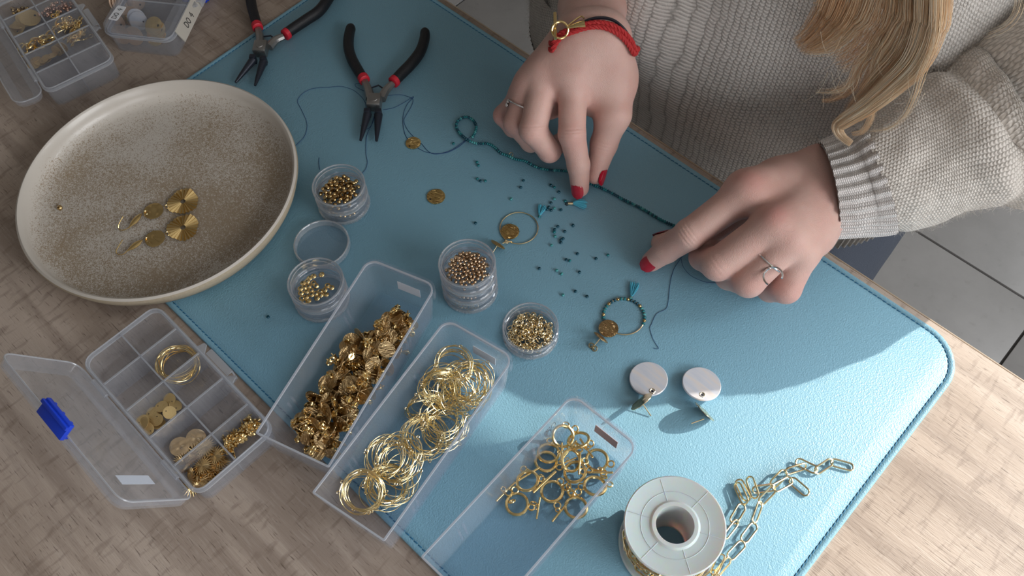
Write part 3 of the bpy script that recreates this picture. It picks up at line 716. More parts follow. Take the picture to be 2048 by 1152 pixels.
def hand_mesh(palm, fingers, extra, creases, flush, h=0.00085):
    allp = [p for c in palm for p in c[:2]]+[p for f in fingers for p in f[0]]+[p for c in extra for p in c[:2]]
    P = np.array([A3(p) for p in allp]); lo = P.min(0)-0.028; hi = P.max(0)+0.028
    fd = Field(lo, hi, h); base = fd.empty()
    for a, b, ra, rb, k in palm: fd.cone(base, A3(a), A3(b), ra, rb, k)
    total = base.copy()
    for pts, rad, kk in fingers:
        g = base.copy(); fg = fd.empty()
        for i in range(len(pts)-1): fd.cone(fg, A3(pts[i]), A3(pts[i+1]), rad[i], rad[i+1], 0.0022)
        for i in range(1, len(pts)-1): # knuckle swell
            fd.cone(fg, A3(pts[i])-1e-4, A3(pts[i]), rad[i]*1.0, rad[i]*1.0, 0.001)
        g = smin(g, fg, kk); total = smin(total, g, 0.0016)
    V, Q = surface_nets(total, fd.lo, h); V = relax(V, Q, 4, 0.5); N_ = vnormals(V, Q)
    for p, ax, w_, n_, sp, dep, dirn, rad in creases: # fine folds across the back of a joint
        p = A3(p); ax = A3(ax); ax /= np.linalg.norm(ax); dn = A3(dirn); dn /= np.linalg.norm(dn)
        r = V-p; t = r@ax; lat = np.linalg.norm(r-np.outer(t, ax), axis=1); f = np.clip(N_@dn, 0, 1)**1.0*(lat < rad)*(np.abs(t) < 0.012)
        for j in range(n_): V = V-N_*(dep*f*np.exp(-((t-(j-(n_-1)/2)*sp)/w_)**2))[:, None]
    N_ = vnormals(V, Q); fl_ = np.zeros(len(V))
    for p, r, s_ in flush: fl_ = np.maximum(fl_, s_*np.exp(-(np.linalg.norm(V-A3(p), axis=1)/r)**2))
    return V, Q, fl_

def joints(*L): return [W(*q) for q in L]
# --- her right hand (left in the picture)
Rw = W(1183, 78, .083); Rf1 = W(1184, 18, .064); Re = WY(1180, -120, .57)
R_i = joints((1146,152,.070), (1144,268,.048), (1157,330,.027), (1160,376,.0098))
R_m = joints((1093,146,.068), (1066,260,.046), (1099,302,.027), (1121,283,.013))
R_r = joints((1063,168,.058), (1032,246,.037), (1062,283,.020), (1088,272,.011))
R_p = joints((1046,193,.046), (1008,231,.027), (1026,256,.015), (1050,262,.010))
R_t = joints((1222,150,.062), (1227,228,.048), (1208,288,.027), (1191,350,.0105))
wu = (W(1215, 78, .083)-W(1150, 78, .083)).normalized()
def wp(c, k): return c+wu*k
palmR = [(wp(Re,-.012), wp(Rf1,-.0075), .028, .0150, .02), (wp(Re,.012), wp(Rf1,.0075), .028, .0150, .02), (wp(Rf1,-.0075), wp(Rw,-.0095), .0150, .0155, .012), (wp(Rf1,.0075), wp(Rw,.0095), .0150, .0155, .012),
    (wp(Rw,.004), R_i[0], .0142, .0112, .012), (Rw, R_m[0], .0142, .0112, .012), (wp(Rw,-.007), R_r[0], .0138, .0108, .012), (wp(Rw,-.010), R_p[0], .0132, .0100, .012),
    (wp(Rw,.010), R_t[0], .0138, .0150, .014), (R_t[0], R_t[1], .0150, .0118, .014), (R_i[0], R_t[0]+Vector((0,0,-.010)), .0095, .0125, .016),
    (W(1130,185,.045), W(1180,190,.045), .014, .013, .016), (W(1085,205,.040), W(1150,140,.055), .012, .013, .014)]
fR = [(R_i, [.0108,.0098,.0083,.0068], .007), (R_m, [.0110,.0100,.0085,.0068], .006), (R_r, [.0104,.0092,.0080,.0062], .006), (R_p, [.0094,.0080,.0070,.0055], .006),
      (R_t[1:], [.0116,.0102,.0070], .008)]
upc = Vector((0,0,TZ+CAMH))
def toward(p): return (upc-p).normalized()
crR = []
for F_ in (R_i, R_m): crR += [(F_[1], F_[2]-F_[0], .0007, 4, .0023, .00042, toward(F_[1]), .013), (F_[2], F_[3]-F_[1], .0006, 2, .0018, .0003, toward(F_[2]), .011)]
crR += [(R_t[2], R_t[3]-R_t[1], .0007, 3, .0024, .0004, toward(R_t[2])+wu*.6, .014)]
fluR = [(R_i[0], .010, .7), (R_m[0], .010, .6), (R_i[1], .010, .5), (R_m[1], .010, .5), (R_r[1], .010, .5), (R_p[1], .010, .9), (R_i[3], .010, .45), (R_m[2], .010, .35), (R_t[3], .010, .5), (R_t[2], .010, .4), (R_r[0], .012, .5)]
VR, QR, FRl = hand_mesh(palmR, fR, [], crR, fluR)
# --- her left hand (right in the picture)
Lw = W(1653, 368, .049); Lf1 = W(1735, 354, .056); Le = W(2090, 185, .095)
L_i = joints((1494,385,.062), (1380,468,.043), (1333,500,.023), (1303,523,.0098))
L_m = joints((1545,450,.065), (1436,528,.040), (1406,514,.022), (1428,494,.012))
L_r = joints((1580,478,.060), (1497,562,.036), (1458,552,.019), (1478,532,.011))
L_p = joints((1606,503,.048), (1572,577,.028), (1540,578,.0145), (1556,560,.010))
L_t = joints((1560,375,.042), (1490,420,.030), (1415,462,.018), (1322,486,.0100))
lu = (W(1640, 310, .050)-W(1680, 440, .050)).normalized()
def lp_(c, k): return c+lu*k
palmL = [(lp_(Le,.014), lp_(Lf1,.009), .030, .0165, .02), (lp_(Le,-.014), lp_(Lf1,-.009), .030, .0165, .02), (lp_(Lf1,.009), lp_(Lw,.011), .0165, .0172, .012), (lp_(Lf1,-.009), lp_(Lw,-.011), .0165, .0165, .012),
    (lp_(Lw,.009), L_i[0], .0146, .0125, .012), (lp_(Lw,.002), L_m[0], .0142, .0115, .012), (lp_(Lw,-.006), L_r[0], .0140, .0110, .012), (lp_(Lw,-.007), L_p[0], .0124, .0105, .012),
    (lp_(Lw,.010)-Vector((0,0,.006)), L_t[0], .0136, .0150, .014), (L_t[0], L_t[1], .0150, .0115, .014), (L_i[0], L_t[0], .0100, .0120, .016),
    (W(1560,430,.040), W(1620,470,.038), .014, .014, .016)]
fL = [(L_i, [.0122,.0106,.0090,.0072], .007), (L_m, [.0120,.0112,.0095,.0075], .006), (L_r, [.0116,.0108,.0095,.0075], .006), (L_p, [.0108,.0100,.0088,.0070], .006), (L_t[1:], [.0112,.0098,.0072], .008)]
crL = [(L_i[1], L_i[2]-L_i[0], .0007, 4, .0024, .00045, toward(L_i[1]), .014), (L_i[2], L_i[3]-L_i[1], .0006, 2, .0018, .0003, toward(L_i[2]), .012), (L_m[1], L_m[1]-L_m[0], .0008, 2, .003, .0002, toward(L_m[1]), .014)]
fluL = [(L_m[0]+Vector((0,0,.008)), .0085, 1.0), (L_i[0]+Vector((0,0,.01)), .009, .8), (L_m[1], .011, .3), (L_r[1], .012, .4), (L_p[1], .011, .6), (L_i[3], .011, .5), (L_r[2], .009, .5)]
VL, QL, FLl = hand_mesh(palmL, fL, [], crL, fluL)
# --- torso, upper arms, neck and head (under the clothes, above the frame)
ShR = Vector((-.43, .72, TZ+.36)); ShL = Vector((-.07, .72, TZ+.34)); HD = Vector((-.30, .60, TZ+.62))
ElL = W(2190, 130, .13)
cf_ = Field((-.56, .30, TZ-.25), (.16, .90, TZ+.80), .006); CF = cf_.empty()
for a, b, ra, rb, k in [((-.27,.66,TZ-.16), (-.26,.64,TZ+.30), .095, .095, .05), ((-.33,.66,TZ-.16), (-.34,.66,TZ+.30), .09, .085, .05), ((-.20,.66,TZ-.16), (-.18,.66,TZ+.30), .09, .085, .05),
    (A3(ShR), (-.25,.69,TZ+.36), .05, .06, .05), (A3(ShL), (-.25,.69,TZ+.36), .05, .06, .05), ((-.26,.68,TZ+.38), (-.28,.64,TZ+.50), .05, .048, .04),
    (A3(ShR), A3(Re), .043, .034, .03), (A3(ShL), A3(ElL), .043, .036, .03), (A3(ElL), A3(Le), .036, .034, .03), (A3(HD)-[0,-.02,0], A3(HD)+[0,.02,.03], .078, .086, .04), (A3(HD)+[0,-.03,-.075], A3(HD)+[0,.0,-.04], .040, .055, .04),
    (A3(HD)+[0,-.092,-.02], A3(HD)+[0,-.07,.02], .010, .008, .02)]: cf_.cone(CF, a, b, ra, rb, k)
VC, QC = surface_nets(CF, cf_.lo, .006); VC = relax(VC, QC, 2)
BV = np.concatenate([VR, VL, VC]); BQ = np.concatenate([QR, QL+len(VR), QC+len(VR)+len(VL)]); FLU = np.concatenate([FRl, FLl, np.zeros(len(VC))])
per = thing('person', 'seated person in a pale grey knitted sweater threading teal beads, long blonde hair hanging forward', 'person', (-.27, .66, 0))
me = bpy.data.meshes.new('body'); Vb = BV-np.array([-.27, .66, 0])
me.vertices.add(len(Vb)); me.vertices.foreach_set('co', Vb.ravel().astype(np.float32))
me.loops.add(BQ.size); me.loops.foreach_set('vertex_index', BQ.ravel().astype(np.int32)); me.polygons.add(len(BQ))
me.polygons.foreach_set('loop_start', np.arange(0, BQ.size, 4, dtype=np.int32)); me.polygons.foreach_set('loop_total', np.full(len(BQ), 4, np.int32)); me.polygons.foreach_set('use_smooth', np.ones(len(BQ), bool))
at = me.attributes.new('flush', 'FLOAT', 'POINT'); at.data.foreach_set('value', FLU.astype(np.float32)); me.update(); me.validate()
obj('body', me, 'skin', per)
# nails: a curved shell lying on the finger's end
def nail(c, d, n, r, wd, ln, lift=0.0006):
    d = d.normalized(); n = (n-d*n.dot(d)).normalized(); b = d.cross(n); mb = MB(); NU, NV = 12, 10; V = []; F = []
    for lay in (0.0, -0.0007):
        for i in range(NV+1):
            v = -1+2*i/NV; wv = (1-abs(v)**2.6)**0.5 if v > 0 else (1-abs(v)**4)**0.45
            for j in range(NU+1):
                u = -1+2*j/NU; ph = u*wd/2/r*max(wv, 0.02); rr = r+lift+lay-0.0010*max(0, v)**2*0.6
                V.append(c+d*(v*ln/2)+n*(rr*math.cos(ph))+b*(rr*math.sin(ph)))
    m_ = (NU+1)*(NV+1)
    for i in range(NV):
        for j in range(NU):
            a = i*(NU+1)+j; F.append((a, a+1, a+NU+2, a+NU+1)); F.append((a+m_, a+NU+1+m_, a+NU+2+m_, a+1+m_))
    mb.add(V, F); return mb
def put_nail(F_, fr, n, r, wd, ln, lab):
    c = F_[-2].lerp(F_[-1], fr); local_part('fingernail', nail(c, F_[-1]-F_[-2], n, r, wd, ln), 'nail_red', per, label=lab, ang=60)
put_nail(R_i, 1.0, toward(R_i[3])*1.0-wu*.42+Vector((0,0,.1)), .0066, .0100, .0125, 'glossy red fingernail')
put_nail(R_t, 1.0, wu*1.0+toward(R_t[3])*.55, .0074, .0105, .0130, 'glossy red thumbnail')
put_nail(R_m, 0.85, Vector((0,0,-1))-wu*.2, .0072, .0100, .011, 'glossy red fingernail')
put_nail(L_i, 1.02, toward(L_i[3]), .0070, .0112, .0120, 'glossy red fingernail')
put_nail(L_t, 0.95, lu+Vector((0,0,.3)), .0076, .0110, .0125, 'glossy red thumbnail')
put_nail(L_m, 0.85, Vector((0,0,-1)), .0078, .0100, .011, 'glossy red fingernail')

# ------------------------------------------------------------------ clothes: lofted knit surfaces with their own wale and course directions
def loft(rings, name, m, parent, closed_u=True, label=None, thick=0.0, kind=None):
    # rings: list of lists of points (same count); UV u around, v along
    nv = len(rings); nu = len(rings[0]); mb = MB()
    V = [p for r in rings for p in r]; F = []; U = []
    for i in range(nv-1):
        for j in range(nu):
            j2 = (j+1) % nu; F.append((i*nu+j, i*nu+j2, (i+1)*nu+j2, (i+1)*nu+j))
            U += [(j/nu, i/(nv-1)), ((j+1)/nu, i/(nv-1)), ((j+1)/nu, (i+1)/(nv-1)), (j/nu, (i+1)/(nv-1))]
    b = Vector(parent.location); mb.add([Vector(p)-b for p in V], F); me = mb.mesh(name)
    uv = me.uv_layers.new(name='UVMap'); uv.data.foreach_set('uv', np.array(U, np.float32).ravel())
    return obj(name, me, m, parent, label=label, kind=kind)
from mathutils import noise as mno
def lerp_tab(tab, z):
    for a, b in zip(tab[:-1], tab[1:]):
        if z <= b[0]:
            t = (z-a[0])/(b[0]-a[0]); t = t*t*(3-2*t) if False else t
            return [a[i]+(b[i]-a[i])*t for i in range(1, len(a))]
    return list(tab[-1][1:])
# z above table, centre x, centre y, half width, half depth
TT = [(-.115,-.272,.635,.200,.176),(-.095,-.272,.635,.204,.184),(-.065,-.272,.635,.210,.193),(-.03,-.272,.635,.213,.192),(.05,-.272,.635,.211,.188),(.12,-.272,.637,.208,.184),(.20,-.272,.645,.196,.176),(.28,-.262,.66,.190,.160),(.34,-.262,.68,.160,.130),(.39,-.265,.69,.09,.09),(.43,-.27,.67,.07,.07)]
def torso_pt(z, a, rib=0.0):
    cx, cy_, hx, hy = lerp_tab(TT, z); e = 2/3.2
    c, s_ = math.cos(a), math.sin(a); x = hx*math.copysign(abs(c)**e, c); y = hy*math.copysign(abs(s_)**e, s_)
    n = Vector((c/hx, s_/hy, 0)).normalized()
    q = Vector((x*6.0+1.3, y*6.0, z*3.2+x*2)); fold = 0.016*mno.noise(q)+0.006*mno.noise(q*2.7)
    fold += 0.007*math.sin((x*2.2+z*3.1)*9.0+1.0)*max(0, -s_)*max(0, 1-abs(z-.03)/.16)
    return Vector((cx+x, cy_+y, TZ+z))+n*(fold+rib)
NU = 360
rings = []
for i in range(110):
    z = -.072+(.43+.072)*i/109; rings.append([torso_pt(z, 2*PI*j/NU) for j in range(NU)])
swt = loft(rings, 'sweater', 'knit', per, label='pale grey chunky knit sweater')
NH = 1320; rings = []
for i in range(12):
    z = -.112+.044*i/11; pinch = -.004*math.sin(min(1, i/11)*PI*.5) if i < 11 else 0
    rings.append([torso_pt(z, 2*PI*j/NH, 0.0016*math.cos(2*PI*j/NH*165)-.002*(1-abs(i-5.5)/5.5)) for j in range(NH)])
loft(rings, 'hem_ribbing', 'knit', per, label='ribbed hem of the sweater')
def tube_rings(path, rad, nu, rib=None, fold=None, n=60, ell=None, up=(0, 0, 1)):
    P = spline(path, 12); L = [0]
    for a, b in zip(P[:-1], P[1:]): L.append(L[-1]+(b-a).length)
    out = []; u = Vector(up)
    kn = [L[min(len(L)-1, 12*i)] for i in range(len(path))]
    for i in range(n):
        s_ = L[-1]*i/(n-1); k = max(j for j in range(len(L)) if L[j] <= s_+1e-9); k = min(k, len(P)-2)
        f = (s_-L[k])/max(1e-9, L[k+1]-L[k]); c = P[k].lerp(P[k+1], f); T = (P[min(k+2, len(P)-1)]-P[max(0, k-1)]).normalized()
        u = (u-T*u.dot(T)).normalized(); v = T.cross(u); r = np.interp(s_, kn, rad)
        ring = []
        for j in range(nu):
            a = 2*PI*j/nu; d = u*math.cos(a)*(ell or 1.0)+v*math.sin(a); rr = r
            if fold: rr += fold(s_, a, c+d*r)
            if rib: rr += rib(a, s_/L[-1])
            ring.append(c+d*rr)
        out.append(ring)
    return out
# left sleeve (right of the picture): cuff at the wrist, forearm out of frame, round the elbow to the shoulder
lsp = [W(1662,374,.049), W(1712,367,.054), W(1768,348,.060), W(1850,315,.068), W(1935,280,.078), W(2030,238,.090), W(2110,190,.110), Vector((.045,.57,TZ+.145)), Vector((.035,.65,TZ+.23)), Vector((-.02,.71,TZ+.31)), ShL+Vector((0,0,.0))]
lsr = [.0330,.0350,.0400,.0465,.0520,.0560,.0620,.0640,.0640,.0660,.070]
def lfold(s_, a, p):
    w_ = .0045*math.sin(s_*62+1.5*math.cos(a-.8)+.6)*min(1, max(0, (s_-.06)/.06))
    cr = 0.0
    for sc, am, wd in ((.092, .008, .006), (.132, .012, .007), (.178, .013, .008), (.225, .010, .008)): cr -= am*math.exp(-((s_-sc-.010*math.sin(a*1.0+.5))/wd)**2)*(.6+.4*math.cos(a-.6))
    return cr+w_+.007*mno.noise(p*22)*min(1, s_/.06)+.0022*mno.noise(p*70)
R_ = tube_rings(lsp, lsr, 150, fold=lfold, n=190)
k0 = 9
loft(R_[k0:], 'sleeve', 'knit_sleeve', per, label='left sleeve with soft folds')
cp = [W(1655,381,.0495), W(1690,374,.052), W(1722,365,.0545), W(1756,354,.0585)]
loft(tube_rings(cp, [.0328,.0348,.0368,.0392], 480, rib=lambda a, t: .0013*math.cos(a*30), fold=lambda s_, a, p: .003*mno.noise(p*35), n=26), 'cuff', 'knit_rib', per, label='ribbed sleeve cuff')
cin = tube_rings([cp[0], cp[0].lerp(cp[1], .9)], [.0308, .0332], 96, n=6); loft(cin, 'cuff_lining', 'knit_rib', per)
# right sleeve: pushed up the forearm just above the frame
f0 = Re.lerp(Rw, .44)
rsp = [f0, Re.lerp(Rw, .30), Re.lerp(Rw, .12), Re+Vector((-.01,.03,.0)), Re.lerp(ShR, .3)+Vector((-.03,.02,0)), Re.lerp(ShR, .7)+Vector((-.02,0,0)), ShR]
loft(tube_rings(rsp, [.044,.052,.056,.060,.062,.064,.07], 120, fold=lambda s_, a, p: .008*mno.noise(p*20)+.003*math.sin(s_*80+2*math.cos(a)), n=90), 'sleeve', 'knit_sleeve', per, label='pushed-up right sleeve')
# jeans: lap, thighs under the table, lower legs to the floor
def limb(path, rad, name, m, nu=40, n=30, label=None): loft(tube_rings(path, rad, nu, n=n, fold=lambda s_, a, p: .006*mno.noise(p*18)), name, m, per, label=label)
for sx in (-1, 1):
    x = -.27+sx*.105
    limb([Vector((x*.9-.03,.76,TZ-.20)), Vector((x,.64,TZ-.215)), Vector((x+sx*.02,.45,TZ-.225)), Vector((x+sx*.03,.26,TZ-.235)), Vector((x+sx*.03,.20,TZ-.30)), Vector((x+sx*.03,.20,TZ-.50)), Vector((x+sx*.03,.22,.06))], [.09,.088,.078,.066,.06,.052,.045], 'jeans_leg', 'denim', label='dark blue jeans leg')
    limb([Vector((x+sx*.03,.26,.035)), Vector((x+sx*.03,.20,.04)), Vector((x+sx*.035,.10,.03)), Vector((x+sx*.035,.04,.022))], [.03,.04,.034,.012], 'shoe', 'black_rubber', n=16)
limb([Vector((-.27,.60,TZ-.20)), Vector((-.27,.72,TZ-.19)), Vector((-.27,.86,TZ-.17))], [.08,.13,.11], 'jeans_seat', 'denim')

# ------------------------------------------------------------------ hair
hv = MB(); tones = []
def clump(path, n, w0, w1, r=.00012, tone=(.3,.8), jit=.15, sprd=None):
    G = spline(path, 5); k = len(G); n = int(n*1.8)
    for _ in range(n):
        a = rnd.uniform(0, 2*PI); q = rnd.random()**.5; ox, oy = math.cos(a)*q, math.sin(a)*q*.35; ph = rnd.uniform(0, 6.28); t0 = rnd.uniform(*tone)
        ln = 1.0-rnd.random()**2*.25; m_ = max(6, int(k*ln)); pts = []
        for i in range(m_):
            t = i/(k-1); w_ = w0+(w1-w0)*t; T = (G[min(i+1, k-1)]-G[max(0, i-1)]).normalized()
            side = T.cross(Vector((0.1, -1, .25))).normalized(); up = side.cross(T)
            wob = jit*w_*math.sin(t*5+ph)
            pts.append(G[i]+side*(ox*w_+wob)+up*(oy*w_+wob*.3))
        b = len(hv.v); hv.tube(pts, [r*(1-.6*(i/(m_-1))**3) for i in range(m_)], 3, caps=False)
        tones.extend([t0+.12*math.sin(i//3*.6+ph) for i in range(len(hv.v)-b)])
def HP(*L, y=.418): return [WY(px, py, y+(d[0] if d else 0)) for px, py, *d in L]
top = [HD+Vector((.05,-.03,-.02)), Vector((-.20,.50,TZ+.46)), Vector((-.155,.43,TZ+.34))]
clump(top+HP((1690,-30),(1655,40),(1620,78),(1592,92), y=.405), 190, .020, .006, tone=(.15,.75))
clump(top+HP((1735,-30),(1700,40),(1655,85),(1608,96), y=.408), 160, .020, .005, tone=(.4,1.0))
clump(top+HP((1770,-30),(1740,50),(1700,100),(1665,120), y=.412), 170, .020, .010, tone=(.2,.8))
clump(top+HP((1830,-30),(1815,50),(1775,110),(1745,150),(1735,185), y=.412), 190, .018, .009, tone=(.2,.8))
clump(top+HP((1868,-20),(1858,60),(1830,125),(1780,175),(1730,215),(1692,240),(1676,254),(1683,272),(1706,290), y=.404), 210, .011, .0022, tone=(.45,1.0))
clump(top+HP((1850,-20),(1842,50),(1812,110),(1765,160),(1730,200),(1700,235), y=.408), 200, .014, .006, tone=(.25,.85))
clump(top+HP((1790,-30),(1760,70),(1722,125),(1700,165),(1670,182),(1625,183), y=.410), 26, .008, .0018, tone=(.5,1.0))
clump(top+HP((1800,-30),(1765,75),(1715,140),(1702,178),(1665,196),(1640,200), y=.412), 22, .006, .002, tone=(.2,.6))
clump(top+HP((1820,-30),(1790,60),(1752,125),(1748,185),(1742,232),(1725,262),(1700,268), y=.408), 40, .005, .0016, tone=(.4,.9))
clump(top+HP((1874,-20),(1868,80),(1842,150),(1828,195),(1806,235),(1775,258),(1735,264), y=.400), 14, .004, .0012, tone=(.6,1.0))
clump(top+HP((1880,-140),(1950,-60),(2030,-20),(2036,20),(2010,55),(1960,75), y=.40), 8, .006, .002, r=.00012, tone=(.7,1.0))
for _ in range(26):
    x0 = rnd.uniform(1640, 1870); y0 = rnd.uniform(60, 190); a = rnd.uniform(-.6, 2.6); l = rnd.uniform(25, 75)
    clump(HP((x0, y0), (x0-l*.3*math.cos(a), y0+l*.5), (x0-l*math.cos(a), y0+l*.9), y=.402), 1, .001, .001, r=.00009, tone=(.7,1.0))
hb = Vector(per.location); hv.v = [(x-hb.x, y-hb.y, z-hb.z) for x, y, z in hv.v]; hme = hv.mesh('hair')
at = hme.attributes.new('tone', 'FLOAT', 'POINT'); at.data.foreach_set('value', np.clip(np.array(tones, np.float32), 0, 1))
obj('hair', hme, 'hair', per, label='long blonde hair hanging forward', kind='stuff')
sc_ = MB().lathe([(0.0,.118),(.04,.110),(.075,.085),(.094,.045),(.098,0),(.096,-.05),(.088,-.11),(.07,-.15)], 48, c=HD+Vector((0,.025,.0)))
cap_me = sc_.mesh('hair_cap'); cap_me.materials.append(M['hair']); cap_me.transform(Matrix.Translation(-hb))
a2 = cap_me.attributes.new('tone', 'FLOAT', 'POINT'); a2.data.foreach_set('value', np.full(len(cap_me.vertices), .45, np.float32)); obj('hair_cap', cap_me, None, per)
# loose wool fibres standing off the sweater
fz = MB()
def fuzz(ringset, n, ln, hi_only=None):
    for _ in range(n):
        i = rnd.randrange(1, len(ringset)-1); j = rnd.randrange(len(ringset[0])); p = ringset[i][j]; c = sum(ringset[i][::max(1, len(ringset[i])//12)], Vector())/len(ringset[i][::max(1, len(ringset[i])//12)])
        nrm = (p-c).normalized(); d = (nrm*.55+Vector((rnd.gauss(0,.6), rnd.gauss(0,.6), rnd.gauss(0,.6)))).normalized(); l = ln*rnd.uniform(.4, 1)
        q = p+d*l*.5+Vector((rnd.gauss(0,.15)*l,)*3); e = q+(d+Vector((rnd.gauss(0,.8), rnd.gauss(0,.8), rnd.gauss(0,.8)))).normalized()*l*.5
        fz.tube([p-nrm*.0006, q, e], [.00009,.00008,.00004], 3, caps=False)
tr_ = [[torso_pt(-.07+.36*i/60, PI+PI*j/200) for j in range(200)] for i in range(60)]
fuzz([r for r in R_[k0:110]], 9000, .007)
for _ in range(1): 
    for __ in range(11000):
        z = rnd.uniform(-.07, .27); a = rnd.uniform(PI*1.0, PI*2.0); p = torso_pt(z, a); nrm = Vector((math.cos(a), math.sin(a), 0)); d = (nrm*.5+Vector((rnd.gauss(0,.6), rnd.gauss(0,.6), rnd.gauss(0,.6)))).normalized(); l = .006*rnd.uniform(.4, 1)
        fz.tube([p-nrm*.0006, p+d*l*.5, p+d*l+Vector((rnd.gauss(0,.3)*l, rnd.gauss(0,.3)*l, rnd.gauss(0,.3)*l))], [.00009,.00008,.00004], 3, caps=False)
fz.v = [(x-hb.x, y-hb.y, z-hb.z) for x, y, z in fz.v]
M['fuzz'] = simple('wool_fibre', C(200, 194, 188), 0.9)
obj('wool_fuzz', fz, 'fuzz', per, kind='stuff')

# ------------------------------------------------------------------ jewellery she wears
from mathutils.bvhtree import BVHTree
bvR = BVHTree.FromPolygons([tuple(v) for v in VR], [tuple(int(i) for i in q) for q in QR])
CAMP = Vector((0, 0, TZ+CAMH))
def on_hand(px, py, off):
    h, n_, _, _ = bvR.ray_cast(CAMP, Vector(ray(px, py)))
    if h is None:
        n_h = bvR.find_nearest(W(px, py, .072)); h, n_ = n_h[0], n_h[1]
    if n_.dot(CAMP-h) < 0: n_ = -n_
    return h+n_*off
bc = Rf1.lerp(Rw, .6)
def cord_path(L, off):
    P = [on_hand(x, y, off) for x, y in L]; vd = (bc-CAMP).normalized(); a_, b_ = P[-1], P[0]; back = (Re-Rw).normalized()*.004
    m_ = (a_+b_)/2+vd*.052+back; o_ = (a_-b_).normalized(); P += [a_+vd*.012+back+o_*.0012, a_.lerp(m_, .5)+vd*.016+back, m_, b_.lerp(m_, .5)+vd*.016+back, b_+vd*.012+back-o_*.0012]
    return P
br = thing('bracelet', 'red braided cord bracelet with a gold toggle clasp, round the wrist under the cuff', 'bracelet', (bc.x, bc.y, bc.z))
for L_ in ([(1108,102),(1117,86),(1130,73),(1150,65),(1170,59),(1195,56),(1218,61),(1236,72),(1251,88),(1261,108)], [(1110,90),(1122,72),(1140,62),(1171,52),(1200,49),(1223,54),(1242,66),(1256,82),(1264,101)]):
    base_ = resample(spline(cord_path(L_, .0027), 10, closed=True), .0009); N_b = len(base_); c_ = MB()
    for tw in (0, 2.09, 4.19): # three braided strands
        pts = []
        for i, p in enumerate(base_):
            T = (base_[(i+1) % N_b]-base_[i-1]).normalized(); e1 = (p-bc); e1 = (e1-T*e1.dot(T)).normalized(); e2 = T.cross(e1); a = i*.62+tw
            pts.append(p+e1*math.cos(a)*.0008+e2*math.sin(a)*.0010)
        c_.tube(pts, .00105, 6, closed=True)
    local_part('braided_cord', c_, 'red_cord', br)
local_part('black_cord', MB().tube(spline([on_hand(x, y, .0012) for x, y in [(1167,47),(1180,41),(1197,38),(1214,39),(1230,45),(1243,56),(1252,68),(1256,80)]], 6), .0011, 7), 'black_cord', br, label='thin black cord')
bu = W(1258,100,.07)-W(1112,98,.07)
OH_ = lambda px, py, o=.0045: on_hand(px, py, o)
cc_ = OH_(1129, 66, .0065); cn = toward(cc_)
F3 = frame(bu, cn)
local_part('clasp_ring', MB().torus(.0056, .0009, 36, 8, cc_, rot=F3), 'gold_bright', br, label='gold toggle ring')
local_part('toggle_bar', MB().tube([cc_+(W(1118,32,.09)-W(1128,65,.09)), cc_+(W(1119,82,.09)-W(1128,65,.09))], .0012, 10), 'gold_bright', br, label='gold toggle bar')
local_part('bar_collar', MB().torus(.0013, .0005, 16, 6, cc_+(W(1118,56,.09)-W(1128,65,.09)), rot=frame(bu, W(1119,82,.094)-W(1118,32,.094))), 'gold_bright', br)
local_part('cord_end', MB().tube([OH_(1141,60), OH_(1156,56), OH_(1171,53)], [.0010,.0019,.0026], 14), 'gold_bright', br, label='gold cone cord end')
local_part('hook_loop', MB().tube(spline([OH_(1139,58), OH_(1150,49), OH_(1163,41), OH_(1169,44)], 5), .0006, 7), 'gold_bright', br, label='gold wire hook')
def finger_ring(name, label, a, b, f, r, m, up):
    c = a.lerp(b, f); F4 = frame(up, b-a); t = thing(name, label, 'ring', c)
    local_part('band', MB().torus(r, .00065, 48, 8, c, rot=F4), m, t); return t, c, F4
r1, rc1, F4 = finger_ring('finger_ring', 'thin silver ring with a small stone cluster, on the hand nearest the bracelet', R_r[0], R_r[1], .55, .0109, 'silver', toward(R_r[1]))
sp_ = W(1014, 206, .049); cl = MB(); 
sp_ = rc1+(W(1014,206,.047)-rc1).normalized()*.0115
for k in range(7):
    a = k*PI/3; o_ = Vector((0,0,0)) if k == 6 else (F4.col[2]*math.cos(a)+ (F4.col[2].cross((sp_-rc1).normalized()))*math.sin(a))*.0021
    cl.lathe([(0,-.0011),(.0009,-.0005),(.0012,.0003),(.0007,.0010),(0,.0012)], 8, sp_+o_)
local_part('stone', cl, 'silver', r1, kind='stuff', label='cluster of tiny bright stones')
r2, rc2, F5 = finger_ring('finger_ring', 'silver ring with an open crescent, on the hand nearest the ribbed cuff', L_r[0], L_r[1], .50, .0116, 'silver', toward(L_r[1]))
cr_c = W(1546, 552, .054); local_part('crescent', MB().torus(.0058, .0007, 30, 7, cr_c, rot=frame(W(1550,530,.054)-W(1535,570,.054), toward(cr_c)+lu*.4), sx=1.1, a0=-.9*PI+1.2, a1=.55*PI+1.2), 'silver', r2, label='silver crescent setting')
local_part('stone', MB().lathe([(0,-.0010),(.0010,-.0003),(.0010,.0006),(0,.0012)], 8, W(1538,537,.058)), 'silver', r2, label='small clear stone')

